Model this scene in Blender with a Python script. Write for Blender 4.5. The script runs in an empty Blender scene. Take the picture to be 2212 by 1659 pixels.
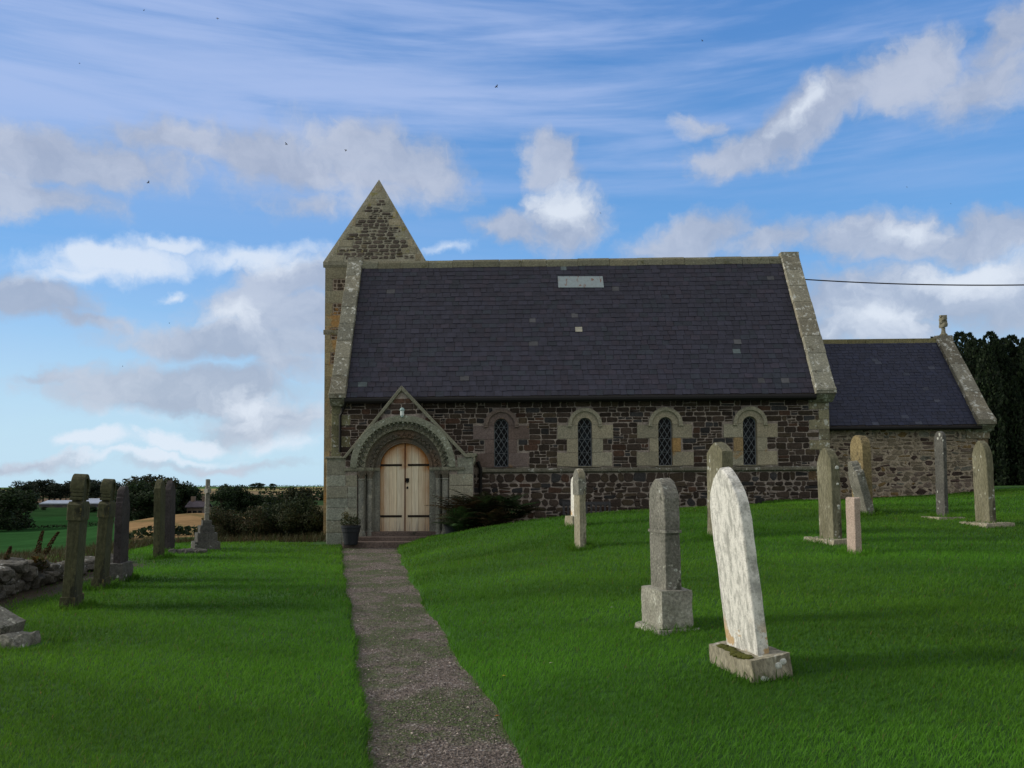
import bpy, bmesh, math, random
import numpy as np
from mathutils import Vector, Matrix, Euler, noise as mnoise

R = math.radians
rnd = random.Random(11)
C = bpy.context.scene.collection
sc = bpy.context.scene

# ------------------------------------------------------------------ camera
F = 1877.0; SH = 0.0552; EYE = 1.58
PITCH, YAW, ROLL = R(3.0), R(0.7), -0.004
RC = Matrix.Rotation(-YAW, 3, 'Z') @ Matrix.Rotation(R(90) + PITCH, 3, 'X') @ Matrix.Rotation(ROLL, 3, 'Z')
def ray(px, py):
    d = RC @ Vector(((px - 1106) / F, -(py - 829.5 - SH * 2212) / F, -1.0))
    return d
def at(px, py, Y):
    d = ray(px, py); t = Y / d.y
    return Vector((d.x * t, Y, EYE + d.z * t))
def AX(px, Y, py=1000): return at(px, py, Y).x
def AZ(py, Y, px=1200): return at(px, py, Y).z
cam = bpy.data.cameras.new('camera'); co = bpy.data.objects.new('camera', cam); C.objects.link(co)
cam.lens = 36 * F / 2212; cam.sensor_width = 36; cam.shift_y = SH
cam.clip_start = 0.05; cam.clip_end = 9000
co.matrix_world = Matrix.Translation((0, 0, EYE)) @ RC.to_4x4()
sc.camera = co

# ------------------------------------------------------------------ node helpers
def newmat(name):
    m = bpy.data.materials.new(name); m.use_nodes = True
    nt = m.node_tree; b = nt.nodes['Principled BSDF']
    b.inputs['Roughness'].default_value = 0.9
    try: b.inputs['Specular IOR Level'].default_value = 0.25
    except Exception: pass
    return m, nt, b
def N(nt, t, **kw):
    n = nt.nodes.new(t)
    for k, v in kw.items():
        if k.startswith('i_'): n.inputs[k[2:].replace('_', ' ')].default_value = v
        else: setattr(n, k, v)
    return n
def noise(nt, vec, scale, detail=4, rough=0.55, dist=0.0):
    n = nt.nodes.new('ShaderNodeTexNoise'); n.inputs['Scale'].default_value = scale
    n.inputs['Detail'].default_value = detail; n.inputs['Roughness'].default_value = rough
    n.inputs['Distortion'].default_value = dist
    if vec is not None: nt.links.new(vec, n.inputs['Vector'])
    return n.outputs['Fac']
def ramp(nt, fac, a, b):
    n = nt.nodes.new('ShaderNodeMapRange'); n.interpolation_type = 'SMOOTHSTEP'
    n.inputs['From Min'].default_value = a; n.inputs['From Max'].default_value = b
    nt.links.new(fac, n.inputs['Value']); return n.outputs['Result']
def math_(nt, op, a, b=None, clamp=False):
    n = nt.nodes.new('ShaderNodeMath'); n.operation = op; n.use_clamp = clamp
    for i, v in enumerate((a, b)):
        if v is None: continue
        if isinstance(v, (int, float)): n.inputs[i].default_value = v
        else: nt.links.new(v, n.inputs[i])
    return n.outputs[0]
def mix(nt, fac, a, b, blend='MIX'):
    n = nt.nodes.new('ShaderNodeMix'); n.data_type = 'RGBA'; n.blend_type = blend
    for idx, v in ((0, fac), (6, a), (7, b)):
        if isinstance(v, (int, float)): n.inputs[idx].default_value = v
        elif isinstance(v, (tuple, list)): n.inputs[idx].default_value = (v[0], v[1], v[2], 1)
        else: nt.links.new(v, n.inputs[idx])
    return n.outputs[2]
def bump(nt, b, h, strength, dist=0.01):
    n = nt.nodes.new('ShaderNodeBump'); n.inputs['Strength'].default_value = strength
    n.inputs['Distance'].default_value = dist
    nt.links.new(h, n.inputs['Height']); nt.links.new(n.outputs[0], b.inputs['Normal'])
def objco(nt, stretch=None):
    t = nt.nodes.new('ShaderNodeTexCoord'); v = t.outputs['Object']
    if stretch:
        m = nt.nodes.new('ShaderNodeMapping'); m.inputs['Scale'].default_value = stretch
        nt.links.new(v, m.inputs['Vector']); v = m.outputs[0]
    return v
def attr(nt):
    a = nt.nodes.new('ShaderNodeAttribute'); a.attribute_name = 'Col'; return a.outputs['Color']

def stone(name, c1, c2, use_attr=False, pale=None, pale_amt=0.0, pale_sc=9, dark=None, dark_amt=0.0, dark_sc=5,
          warm=None, warm_amt=0.0, warm_sc=3, bumps=0.5, sc1=2.5, stretch=None, rough=0.92, spk=26, spots=0.0, spot_sc=12):
    m, nt, b = newmat(name); v = objco(nt, stretch)
    c = mix(nt, ramp(nt, noise(nt, v, sc1, 6, 0.65), 0.3, 0.7), c1, c2)
    if use_attr: c = mix(nt, 1.0, c, attr(nt), 'MULTIPLY')
    if warm: c = mix(nt, math_(nt, 'MULTIPLY', ramp(nt, noise(nt, v, warm_sc, 5, 0.6), 0.62 - 0.2 * warm_amt, 0.72 - 0.2 * warm_amt), 0.8), c, warm)
    if dark: c = mix(nt, math_(nt, 'MULTIPLY', ramp(nt, noise(nt, v, dark_sc, 7, 0.7), 0.68 - 0.3 * dark_amt, 0.8 - 0.3 * dark_amt), 0.85), c, dark)
    if pale:
        f = ramp(nt, noise(nt, v, pale_sc, 8, 0.72, 0.3), 0.68 - 0.28 * pale_amt, 0.73 - 0.28 * pale_amt)
        c = mix(nt, math_(nt, 'MULTIPLY', f, 0.85), c, pale)
    if spots:
        t_ = objco(nt); nv = nt.nodes.new('ShaderNodeVectorMath'); nv.operation = 'MULTIPLY_ADD'; nv.inputs[1].default_value = (.06, .06, .06)
        nn = nt.nodes.new('ShaderNodeTexNoise'); nn.inputs['Scale'].default_value = 14; nt.links.new(t_, nn.inputs['Vector'])
        nt.links.new(nn.outputs['Color'], nv.inputs[0]); nt.links.new(t_, nv.inputs[2])
        vo = nt.nodes.new('ShaderNodeTexVoronoi'); vo.inputs['Scale'].default_value = spot_sc; nt.links.new(nv.outputs[0], vo.inputs['Vector'])
        sc_ = nt.nodes.new('ShaderNodeSeparateColor'); nt.links.new(vo.outputs['Color'], sc_.inputs[0])
        on = math_(nt, 'GREATER_THAN', sc_.outputs[0], 1 - spots)
        rad = math_(nt, 'MULTIPLY_ADD', sc_.outputs[1], .28); rad.node.inputs[2].default_value = .12
        f = math_(nt, 'MULTIPLY', on, math_(nt, 'LESS_THAN', vo.outputs['Distance'], rad))
        f = math_(nt, 'MULTIPLY', f, ramp(nt, noise(nt, v, 2.2, 3, .5), .42, .52))
        c = mix(nt, math_(nt, 'MULTIPLY', f, .85), c, (0.46, 0.48, 0.44))
    fine = noise(nt, v, spk, 6, 0.7)
    c = mix(nt, 0.55, c, mix(nt, 1.0, c, mix(nt, ramp(nt, fine, 0.35, 0.68), (0.45, 0.45, 0.45), (1.5, 1.5, 1.5)), 'MULTIPLY'))
    nt.links.new(c, b.inputs['Base Color']); b.inputs['Roughness'].default_value = rough
    bump(nt, b, math_(nt, 'ADD', fine, noise(nt, v, 7, 5, 0.6)), bumps, 0.012)
    return m
def plain(name, c, rough=0.6, metal=0.0, var=0.25, sc_=30):
    m, nt, b = newmat(name); v = objco(nt)
    k = noise(nt, v, sc_, 5, 0.6)
    cc = mix(nt, ramp(nt, k, 0.3, 0.7), tuple(x * (1 - var) for x in c), tuple(x * (1 + var) for x in c))
    nt.links.new(cc, b.inputs['Base Color']); b.inputs['Roughness'].default_value = rough
    b.inputs['Metallic'].default_value = metal; bump(nt, b, k, 0.2, 0.004)
    return m
def leafmat(name, tint=(1, 1, 1), tl=.3):
    m, nt, b = newmat(name)
    c = mix(nt, 1.0, attr(nt), tint, 'MULTIPLY')
    nt.links.new(c, b.inputs['Base Color']); b.inputs['Roughness'].default_value = 0.75
    tr = nt.nodes.new('ShaderNodeBsdfTranslucent'); nt.links.new(c, tr.inputs['Color'])
    mx = nt.nodes.new('ShaderNodeMixShader'); mx.inputs[0].default_value = tl
    nt.links.new(b.outputs[0], mx.inputs[1]); nt.links.new(tr.outputs[0], mx.inputs[2])
    nt.links.new(mx.outputs[0], nt.nodes['Material Output'].inputs['Surface'])
    return m

M = {}
def jc(r, a, b, c):
    k = r.uniform(a, b); q = r.uniform(-.035, .035); return (c[0] * k * (1 + q), c[1] * k, c[2] * k * (1 - q))
M['mortar'] = stone('mortar', (0.19, 0.16, 0.14), (0.36, 0.31, 0.275), bumps=0.6, sc1=6)
M['darkmortar'] = stone('mortar dark', (0.06, 0.05, 0.047), (0.13, 0.105, 0.095), bumps=0.6, sc1=3)
M['rubble'] = stone('whin rubble', (0.85, 0.85, 0.85), (1.15, 1.12, 1.1), True, pale=(0.2, 0.19, 0.16), pale_amt=0.12, pale_sc=14, bumps=0.9, sc1=9)
M['rubblelight'] = stone('field rubble', (0.8, 0.8, 0.8), (1.15, 1.12, 1.05), True, pale=(0.42, 0.40, 0.34), pale_amt=0.25, pale_sc=11, bumps=1.0, sc1=7)
M['lightmortar'] = stone('lime mortar', (0.26, 0.215, 0.165), (0.38, 0.32, 0.25), bumps=0.9, sc1=5)
M['ashlar'] = stone('ashlar grey green', (0.85, 0.86, 0.86), (1.12, 1.13, 1.10), True, pale=(0.36, 0.40, 0.33), pale_amt=0.3, pale_sc=6, dark=(0.06, 0.065, 0.045), dark_amt=0.2, dark_sc=4, bumps=0.45, sc1=3)
M['ashlaryellow'] = stone('ashlar ochre', (0.9, 0.9, 0.9), (1.1, 1.1, 1.1), True, dark=(0.10, 0.09, 0.06), dark_amt=0.25, dark_sc=3, warm=(0.42, 0.23, 0.075), warm_amt=0.3, warm_sc=1.3, bumps=0.5)
M['towerroof'] = stone('tower roof ashlar', (0.19, 0.18, 0.13), (0.27, 0.26, 0.20), dark=(0.08, 0.08, 0.05), dark_amt=0.35, dark_sc=2.5, pale=(0.38, 0.37, 0.32), pale_amt=0.25, bumps=0.6, warm=(0.2, 0.17, 0.06), warm_amt=0.2)
M['coping'] = stone('lichened coping', (0.85, 0.85, 0.82), (1.15, 1.13, 1.05), True, pale=(0.55, 0.56, 0.52), pale_amt=0.42, pale_sc=5, dark=(0.07, 0.06, 0.035), dark_amt=0.35, dark_sc=4, bumps=0.7, spots=.45, spot_sc=9)
M['ridge'] = stone('mossy ridge', (0.9, 0.9, 0.9), (1.1, 1.1, 1.0), True, dark=(0.06, 0.06, 0.02), dark_amt=0.4, dark_sc=4, pale=(0.36, 0.36, 0.3), pale_amt=0.2, bumps=0.7)
M['porchtrim'] = stone('porch carving', (0.165, 0.165, 0.125), (0.24, 0.235, 0.18), dark=(0.06, 0.06, 0.045), dark_amt=0.3, dark_sc=5, pale=(0.34, 0.38, 0.3), pale_amt=0.25, pale_sc=6, bumps=0.6)
M['arch2'] = stone('inner arch stone', (0.11, 0.10, 0.082), (0.16, 0.14, 0.11), warm=(0.19, 0.125, 0.085), warm_amt=0.5, warm_sc=1.0, dark=(0.05, 0.05, 0.04), dark_amt=0.3, bumps=0.5)
M['hood'] = stone('hood mould', (0.18, 0.19, 0.145), (0.26, 0.27, 0.21), pale=(0.42, 0.46, 0.4), pale_amt=0.4, pale_sc=8, dark=(0.06, 0.06, 0.04), dark_amt=0.3, bumps=0.8)
M['column'] = stone('shaft stone', (0.16, 0.165, 0.15), (0.26, 0.26, 0.22), pale=(0.38, 0.37, 0.30), pale_amt=0.35, pale_sc=4, bumps=0.4)
M['step'] = stone('red step stone', (0.105, 0.08, 0.07), (0.155, 0.12, 0.105), dark=(0.05, 0.05, 0.04), dark_amt=0.35, dark_sc=3, bumps=0.5)
M['wincream'] = stone('cream dressings', (0.9, 0.9, 0.88), (1.1, 1.08, 1.05), True, warm=(0.32, 0.2, 0.08), warm_amt=0.08, warm_sc=2.2, dark=(0.15, 0.14, 0.1), dark_amt=0.15, bumps=0.35)
M['winhood'] = stone('cream hood', (0.27, 0.255, 0.195), (0.36, 0.34, 0.26), dark=(0.13, 0.12, 0.08), dark_amt=0.25, bumps=0.4)
M['winhoodpink'] = stone('pink hood', (0.14, 0.11, 0.10), (0.18, 0.14, 0.12), dark=(0.09, 0.085, 0.07), dark_amt=0.25, bumps=0.4)
M['string'] = stone('string course', (0.12, 0.115, 0.09), (0.18, 0.17, 0.13), pale=(0.5, 0.5, 0.46), pale_amt=0.35, pale_sc=5, dark=(0.05, 0.05, 0.03), dark_amt=0.35, bumps=0.7, spots=.4, spot_sc=10)
M['iron'] = plain('black iron', (0.004, 0.004, 0.004), 0.6)
M['rust'] = plain('rusty iron', (0.02, 0.013, 0.009), 0.8)
M['cable'] = plain('cable', (0.01, 0.01, 0.012), 0.5)
M['lead'] = plain('lead cames', (0.17, 0.19, 0.21), 0.6)
M['lampwhite'] = plain('lamp opal', (0.55, 0.62, 0.62), 0.35, var=0.1)
M['lampcap'] = plain('lamp cap', (0.25, 0.36, 0.36), 0.4)
M['pot'] = plain('slate grey pot', (0.018, 0.021, 0.028), 0.5)
M['soilpot'] = plain('potting soil', (0.02, 0.014, 0.01), 0.95)
M['bark'] = stone('bark', (0.05, 0.04, 0.03), (0.09, 0.075, 0.055), bumps=1.0, stretch=(1, 1, 0.3), sc1=5)
M['leaf'] = leafmat('leaves')
M['grassleaf'] = leafmat('grass blades', tl=.5)
M['fernleaf'] = leafmat('fern leaves')
M['insect'] = plain('insect', (0.03, 0.03, 0.035), 0.6)
M['benchwood'] = plain('weathered bench wood', (0.055, 0.055, 0.06), 0.8)
M['cementpatch'] = None

# window glass
def glassmat():
    m, nt, b = newmat('leaded glass'); v = objco(nt)
    vo = nt.nodes.new('ShaderNodeTexVoronoi'); vo.inputs['Scale'].default_value = 14; nt.links.new(v, vo.inputs['Vector'])
    c = mix(nt, ramp(nt, noise(nt, v, 3, 3), 0.45, 0.75), (0.004, 0.005, 0.007), (0.012, 0.02, 0.03))
    nt.links.new(c, b.inputs['Base Color']); b.inputs['Roughness'].default_value = 0.12
    b.inputs['Specular IOR Level'].default_value = 0.06
    bump(nt, b, vo.outputs['Distance'], 0.25, 0.01)
    return m
M['glass'] = glassmat()
# slates
def slatemat(name, tint, rough):
    m, nt, b = newmat(name); v = objco(nt)
    k = noise(nt, v, 5, 6, 0.7); k2 = noise(nt, v, 60, 5, 0.7)
    c = mix(nt, 1.0, attr(nt), tint, 'MULTIPLY')
    c = mix(nt, 1.0, c, mix(nt, ramp(nt, k, 0.3, 0.7), (0.8, 0.8, 0.8), (1.2, 1.2, 1.2)), 'MULTIPLY')
    st = noise(nt, objco(nt, (1.5, 6, 6)), 8, 6, 0.7)
    c = mix(nt, math_(nt, 'MULTIPLY', ramp(nt, st, 0.70, 0.76), 0.4), c, (0.16, 0.17, 0.19))
    nt.links.new(c, b.inputs['Base Color']); b.inputs['Roughness'].default_value = rough
    bump(nt, b, k2, 0.4, 0.004)
    return m
M['slate'] = slatemat('nave slates', (1, 1, 1), 0.6)
M['slate2'] = slatemat('chancel slates', (0.8, 0.88, 1.12), 0.6)
def doormat():
    m, nt, b = newmat('pale oak boards')
    t = nt.nodes.new('ShaderNodeTexCoord'); v = t.outputs['Object']
    mp = nt.nodes.new('ShaderNodeMapping'); mp.inputs['Scale'].default_value = (14, 1, 0.7); nt.links.new(v, mp.inputs['Vector'])
    g = noise(nt, mp.outputs[0], 3, 6, 0.6, 0.4)
    c = mix(nt, ramp(nt, g, 0.3, 0.7), (0.56, 0.48, 0.35), (0.76, 0.67, 0.51))
    c = mix(nt, 1.0, c, attr(nt), 'MULTIPLY')
    n2 = noise(nt, v, 2.2, 5, 0.65)
    # weather staining: orange-brown oil near the head and hinge edges, grey streaks at the foot
    sx = nt.nodes.new('ShaderNodeSeparateXYZ'); nt.links.new(v, sx.inputs[0])
    a2 = nt.nodes.new('ShaderNodeAttribute'); a2.attribute_name = 'Stain'
    ss = nt.nodes.new('ShaderNodeSeparateColor'); nt.links.new(a2.outputs['Color'], ss.inputs[0])
    f = math_(nt, 'MULTIPLY', ss.outputs[0], math_(nt, 'ADD', math_(nt, 'MULTIPLY', n2, 1.8), 0.15), True)
    c = mix(nt, f, c, (0.38, 0.15, 0.035))
    f2 = math_(nt, 'MULTIPLY', ss.outputs[1], ramp(nt, g, 0.45, 0.62), True)
    c = mix(nt, math_(nt, 'MULTIPLY', f2, 0.8), c, (0.16, 0.13, 0.12))
    nt.links.new(c, b.inputs['Base Color']); b.inputs['Roughness'].default_value = 0.7
    bump(nt, b, g, 0.25, 0.004)
    return m
M['door'] = doormat()
M['doorred'] = plain('rusted door edge', (0.10, 0.03, 0.012), 0.8)
def patchmat():
    m, nt, b = newmat('zinc patch'); v = objco(nt)
    k = noise(nt, objco(nt, (3, 1, 0.6)), 4, 6, 0.65)
    c = mix(nt, ramp(nt, k, 0.57, 0.62), (0.22, 0.26, 0.28), (0.15, 0.06, 0.03))
    c = mix(nt, ramp(nt, noise(nt, v, 12), 0.3, 0.8), c, mix(nt, 0.4, c, (0.3, 0.4, 0.42)))
    nt.links.new(c, b.inputs['Base Color']); b.inputs['Roughness'].default_value = 0.6
    return m
M['zinc'] = patchmat()

# ------------------------------------------------------------------ mesh builder
CHW = dict(x0=0, zs=1e9)
def warp(v):
    x, y, z = v
    t = min(1.0, max(0.0, (z - 1.9) / 6.5))
    return (x, y, z + (x - 2.0) * (0.004 * min(1, max(0, (z - 1.0))) + 0.008 * t))
class MB:
    def __init__(s): s.v = []; s.f = []; s.c = []; s.st = []
    def add(s, vs, fs, col=(1, 1, 1)):
        n = len(s.v); s.v += [tuple(p) for p in vs]
        for f in fs: s.f.append([i + n for i in f]); s.c.append(col)
    def box(s, x0, x1, y0, y1, z0, z1, col=(1, 1, 1)):
        s.add([(x0,y0,z0),(x1,y0,z0),(x1,y1,z0),(x0,y1,z0),(x0,y0,z1),(x1,y0,z1),(x1,y1,z1),(x0,y1,z1)],
              [(0,3,2,1),(4,5,6,7),(0,1,5,4),(1,2,6,5),(2,3,7,6),(3,0,4,7)], col)
    def prism(s, pts, d0, d1, mp, col=(1, 1, 1)):
        # pts in (u,v); mp(u,v,w)
        n = len(pts)
        s.add([mp(u, v, d0) for u, v in pts] + [mp(u, v, d1) for u, v in pts],
              [tuple(range(n))[::-1], tuple(range(n, 2 * n))] + [(i, (i+1) % n, n + (i+1) % n, n + i) for i in range(n)], col)
    def tube(s, pts, r, n=8, col=(1, 1, 1), caps=True):
        pts = [Vector(p) for p in pts]; rr = r if isinstance(r, (list, tuple)) else [r] * len(pts)
        base = len(s.v); ref = Vector((0.13, 0.31, 0.94))
        for i, p in enumerate(pts):
            d = (pts[min(i+1, len(pts)-1)] - pts[max(i-1, 0)]).normalized()
            if abs(d.dot(ref)) > 0.95: ref = Vector((1, 0.1, 0))
            a = d.cross(ref).normalized(); b = d.cross(a)
            for k in range(n):
                t = 2 * math.pi * k / n
                s.v.append(tuple(p + (a * math.cos(t) + b * math.sin(t)) * rr[i]))
        for i in range(len(pts) - 1):
            for k in range(n):
                s.f.append([base+i*n+k, base+i*n+(k+1) % n, base+(i+1)*n+(k+1) % n, base+(i+1)*n+k]); s.c.append(col)
        if caps:
            s.f.append([base+k for k in range(n)][::-1]); s.c.append(col)
            s.f.append([base+(len(pts)-1)*n+k for k in range(n)]); s.c.append(col)
    def lathe(s, prof, c, n=20, col=(1, 1, 1)):
        base = len(s.v)
        for r, z in prof:
            for k in range(n):
                t = 2*math.pi*k/n; s.v.append((c[0]+r*math.cos(t), c[1]+r*math.sin(t), c[2]+z))
        for i in range(len(prof)-1):
            for k in range(n):
                s.f.append([base+i*n+k, base+i*n+(k+1) % n, base+(i+1)*n+(k+1) % n, base+(i+1)*n+k]); s.c.append(col)
        s.f.append([base+k for k in range(n)][::-1]); s.c.append(col)
        s.f.append([base+(len(prof)-1)*n+k for k in range(n)]); s.c.append(col)
    def build(s, name, mat, parent=None, off=None, wp=False, bevel=0, smooth=False, fixn=True):
        vs = s.v
        if wp: vs = [warp(v) for v in vs]
        if off is not None: vs = [(v[0]-off[0], v[1]-off[1], v[2]-off[2]) for v in vs]
        me = bpy.data.meshes.new(name); me.from_pydata(vs, [], s.f)
        cols = np.ones((len(me.loops), 4), dtype=np.float32)
        cnt = [len(f) for f in s.f]
        if cnt:
            cols[:, :3] = np.repeat(np.array(s.c, dtype=np.float32)[:, :3], cnt, axis=0)
            ca = me.color_attributes.new('Col', 'FLOAT_COLOR', 'CORNER'); ca.data.foreach_set('color', cols.ravel())
        if fixn:
            bm = bmesh.new(); bm.from_mesh(me); bmesh.ops.recalc_face_normals(bm, faces=bm.faces); bm.to_mesh(me); bm.free()
        me.materials.append(mat)
        if smooth: me.polygons.foreach_set('use_smooth', [True] * len(me.polygons))
        o = bpy.data.objects.new(name, me); C.objects.link(o)
        if parent: o.parent = parent
        if bevel:
            b = o.modifiers.new('bevel', 'BEVEL'); b.width = bevel; b.segments = 2; b.limit_method = 'ANGLE'; b.angle_limit = R(40)
        return o
def tag(o, label=None, cat=None, group=None, kind=None):
    if label: o['label'] = label
    if cat: o['category'] = cat
    if group: o['group'] = group
    if kind: o['kind'] = kind
    return o
def empty(name, loc, rot=(0, 0, 0)):
    o = bpy.data.objects.new(name, None); C.objects.link(o); o.location = loc; o.rotation_euler = rot
    o.empty_display_size = 0.2
    return o
def rough_box(mb, c, d, rough=0.02, sub=5, seed=0, rot=0, col=(1, 1, 1), round_=0.25):
    bm = bmesh.new(); bmesh.ops.create_cube(bm, size=2.0)
    bmesh.ops.subdivide_edges(bm, edges=bm.edges[:], cuts=sub, use_grid_fill=True)
    vs = []; cr, sr = math.cos(rot), math.sin(rot)
    for v in bm.verts:
        p = v.co.copy(); q = p.normalized() * 1.35
        p = p.lerp(q, round_)
        w = Vector((p.x * d[0] / 2, p.y * d[1] / 2, p.z * d[2] / 2))
        nz = mnoise.noise_vector(w * (2.2 / max(0.2, min(d))) + Vector((seed * 3.7, seed, 0))) * rough + mnoise.noise_vector(w * 14 + Vector((seed, 0, seed))) * rough * 0.35
        w += nz
        vs.append((c[0] + w.x * cr - w.y * sr, c[1] + w.x * sr + w.y * cr, c[2] + w.z))
    bm.verts.index_update()
    fs = [[v.index for v in f.verts] for f in bm.faces]
    bm.free(); mb.add(vs, fs, col)
def boulder(mb, c, d, seed=0, col=(1, 1, 1), rough=0.22, sub=3):
    bm = bmesh.new(); bmesh.ops.create_icosphere(bm, subdivisions=sub, radius=1.0)
    vs = []
    for v in bm.verts:
        p = v.co.copy()
        n1 = mnoise.noise(p * 1.3 + Vector((seed * 5.1, 0, 0))); n2 = mnoise.noise(p * 3.5 + Vector((0, seed * 2.3, 0)))
        p = p * (1 + rough * n1 * 1.8 + rough * 0.5 * n2)
        p = Vector([math.copysign(abs(t) ** 0.75, t) for t in p])
        vs.append((c[0] + p.x * d[0], c[1] + p.y * d[1], c[2] + p.z * d[2]))
    bm.verts.index_update(); fs = [[v.index for v in f.verts] for f in bm.faces]; bm.free(); mb.add(vs, fs, col)

# ------------------------------------------------------------------ terrain
def smooth(t): t = np.clip(t, 0, 1); return t * t * (3 - 2 * t)
def flatpt(px, py):
    d = ray(px, py); t = -EYE / d.z; return d.x * t, d.y * t
_l = [flatpt(x, y) for x, y in ((738, 1178), (741, 1215), (744, 1250), (755, 1300), (766, 1370), (776, 1450), (790, 1560), (808, 1659))][::-1]
_r = [flatpt(x, y) for x, y in ((858, 1178), (868, 1215), (885, 1250), (912, 1300), (955, 1370), (1010, 1450), (1078, 1560), (1140, 1659))][::-1]
_ly = [-3.0] + [p[1] for p in _l] + [26]; _lx = [_l[0][0] + 1.6] + [p[0] for p in _l] + [_l[-1][0] - 0.3]
_ry = [-3.0] + [p[1] for p in _r] + [26]; _rx = [_r[0][0] + 1.7] + [p[0] for p in _r] + [_r[-1][0] - 0.3]
def XL(Y): Y = np.asarray(Y, float); return np.interp(Y, _ly, _lx) + 0.02*np.sin(Y*2.3) + 0.008*np.sin(Y*7.7+1) - np.clip(Y-26, 0, 99)*0.2
def XR(Y): Y = np.asarray(Y, float); return np.interp(Y, _ry, _rx) + 0.03*np.sin(Y*1.9+2) + 0.010*np.sin(Y*6.3) - np.clip(Y-26, 0, 99)*0.2
_fs = [0, 0.5, 1, 2, 3, 4, 5, 6, 8, 10, 12, 16, 20, 30, 60]
_fz = [0.02, 0.15, 0.28, 0.50, 0.65, 0.76, 0.85, 0.92, 1.02, 1.08, 1.12, 1.30, 1.45, 1.6, 1.6]
_gy = [-3, 6, 9, 12, 15, 18, 21, 60]; _gv = [0.4, 0.45, 0.52, 0.64, 0.78, 0.91, 1.0, 1.0]
_vd = [0, 40, 60, 100, 160, 250, 350, 450, 700, 1200, 1800, 2600, 4000]
_vz = [-3.5, -3.8, -4.5, -5.6, -6.9, -8.0, -7.6, -6.2, -5.0, -1.5, 2.2, 3.0, 2.0]
def wnoise(X, Y):
    return 0.5*np.sin(X*0.9+1.3*np.sin(Y*0.6)) * np.cos(Y*0.8+0.7*np.sin(X*0.5)) + 0.3*np.sin(X*2.1+Y*0.7)*np.cos(Y*1.9-X*0.8) + 0.2*np.sin(X*3.7+Y*3.1)
def H(X, Y, path=False):
    X = np.asarray(X, float); Y = np.asarray(Y, float)
    s = X - XR(Y); sl = XL(Y) - X
    z = np.interp(np.clip(s, 0, 60), _fs, _fz) * np.interp(Y, _gy, _gv)
    z = np.where(s > 0, z + 0.035 * smooth(s / 0.05), z)
    z = np.where(sl > 0, 0.05 * smooth(sl / 0.06) - 0.02 * smooth(sl / 5), z)
    z = np.where((s <= 0) & (sl <= 0), -0.012, z)
    out = np.minimum(1, np.maximum(s, sl) / 0.8)
    z = z + 0.022 * wnoise(X, Y) * np.clip(out, 0, 1)
    # dip at the foot of the nave wall
    dip = smooth((Y - 21.6) / 1.3) * smooth((X + 2.2) / 1.5) * (1 - smooth((X - 4.5) / 3.0))
    z = z * (1 - dip) + np.minimum(z, 0.22) * dip
    # outside the churchyard the hill falls away
    eL = (-7.55 - 0.145 * (Y - 12.4)) - X
    eB = (Y - (24.6 + 6.0 * smooth((X + 6.0) / 2.0))) * smooth((20 - X) / 6)
    e = np.maximum(np.maximum(eL, eB), 0)
    d = np.hypot(X, Y)
    drop = 0.12 * e - 0.1 * (1 - np.exp(-e / 1.0)) + 0.10 * (1 - np.exp(-e / 1.5))
    V = np.interp(d, _vd, _vz)
    zz = np.maximum(z - drop, V)
    return np.where(e > 0, zz, z)
def h(x, y): return float(H(x, y))
def ground_pt(px, py, y0=4.0, y1=24.0):
    Y = y0
    while Y < y1:
        p = at(px, py, Y)
        if p.z <= h(p.x, p.y): return p
        Y += 0.02
    return at(px, py, y1)

def grassmat(name, c1, c2, c3, big=0.5):
    m, nt, b = newmat(name)
    g = nt.nodes.new('ShaderNodeNewGeometry'); v = g.outputs['Position']
    k = noise(nt, v, big, 5, 0.6); k2 = noise(nt, v, 9, 5, 0.7)
    c = mix(nt, ramp(nt, k, 0.3, 0.7), c1, c2); c = mix(nt, ramp(nt, k2, 0.35, 0.75), c, c3)
    c = mix(nt, 1.0, c, attr(nt), 'MULTIPLY')
    nt.links.new(c, b.inputs['Base Color']); bump(nt, b, noise(nt, v, 40, 5, 0.7), 0.8, 0.03)
    return m
M['ground'] = grassmat('turf', (0.024, 0.085, 0.007), (0.036, 0.12, 0.009), (0.016, 0.06, 0.005))
def fieldmat():
    m, nt, b = newmat('fields')
    g = nt.nodes.new('ShaderNodeNewGeometry'); v = g.outputs['Position']
    k = noise(nt, v, 0.06, 6, 0.65); k2 = noise(nt, v, 0.6, 5, 0.7)
    c = mix(nt, 1.0, attr(nt), mix(nt, ramp(nt, k, 0.3, 0.7), (0.8, 0.8, 0.8), (1.2, 1.2, 1.2)), 'MULTIPLY')
    c = mix(nt, 1.0, c, mix(nt, ramp(nt, k2, 0.3, 0.7), (0.85, 0.85, 0.85), (1.15, 1.15, 1.15)), 'MULTIPLY')
    nt.links.new(c, b.inputs['Base Color']); b.inputs['Specular IOR Level'].default_value = 0.0
    return m
M['field'] = fieldmat()

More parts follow.
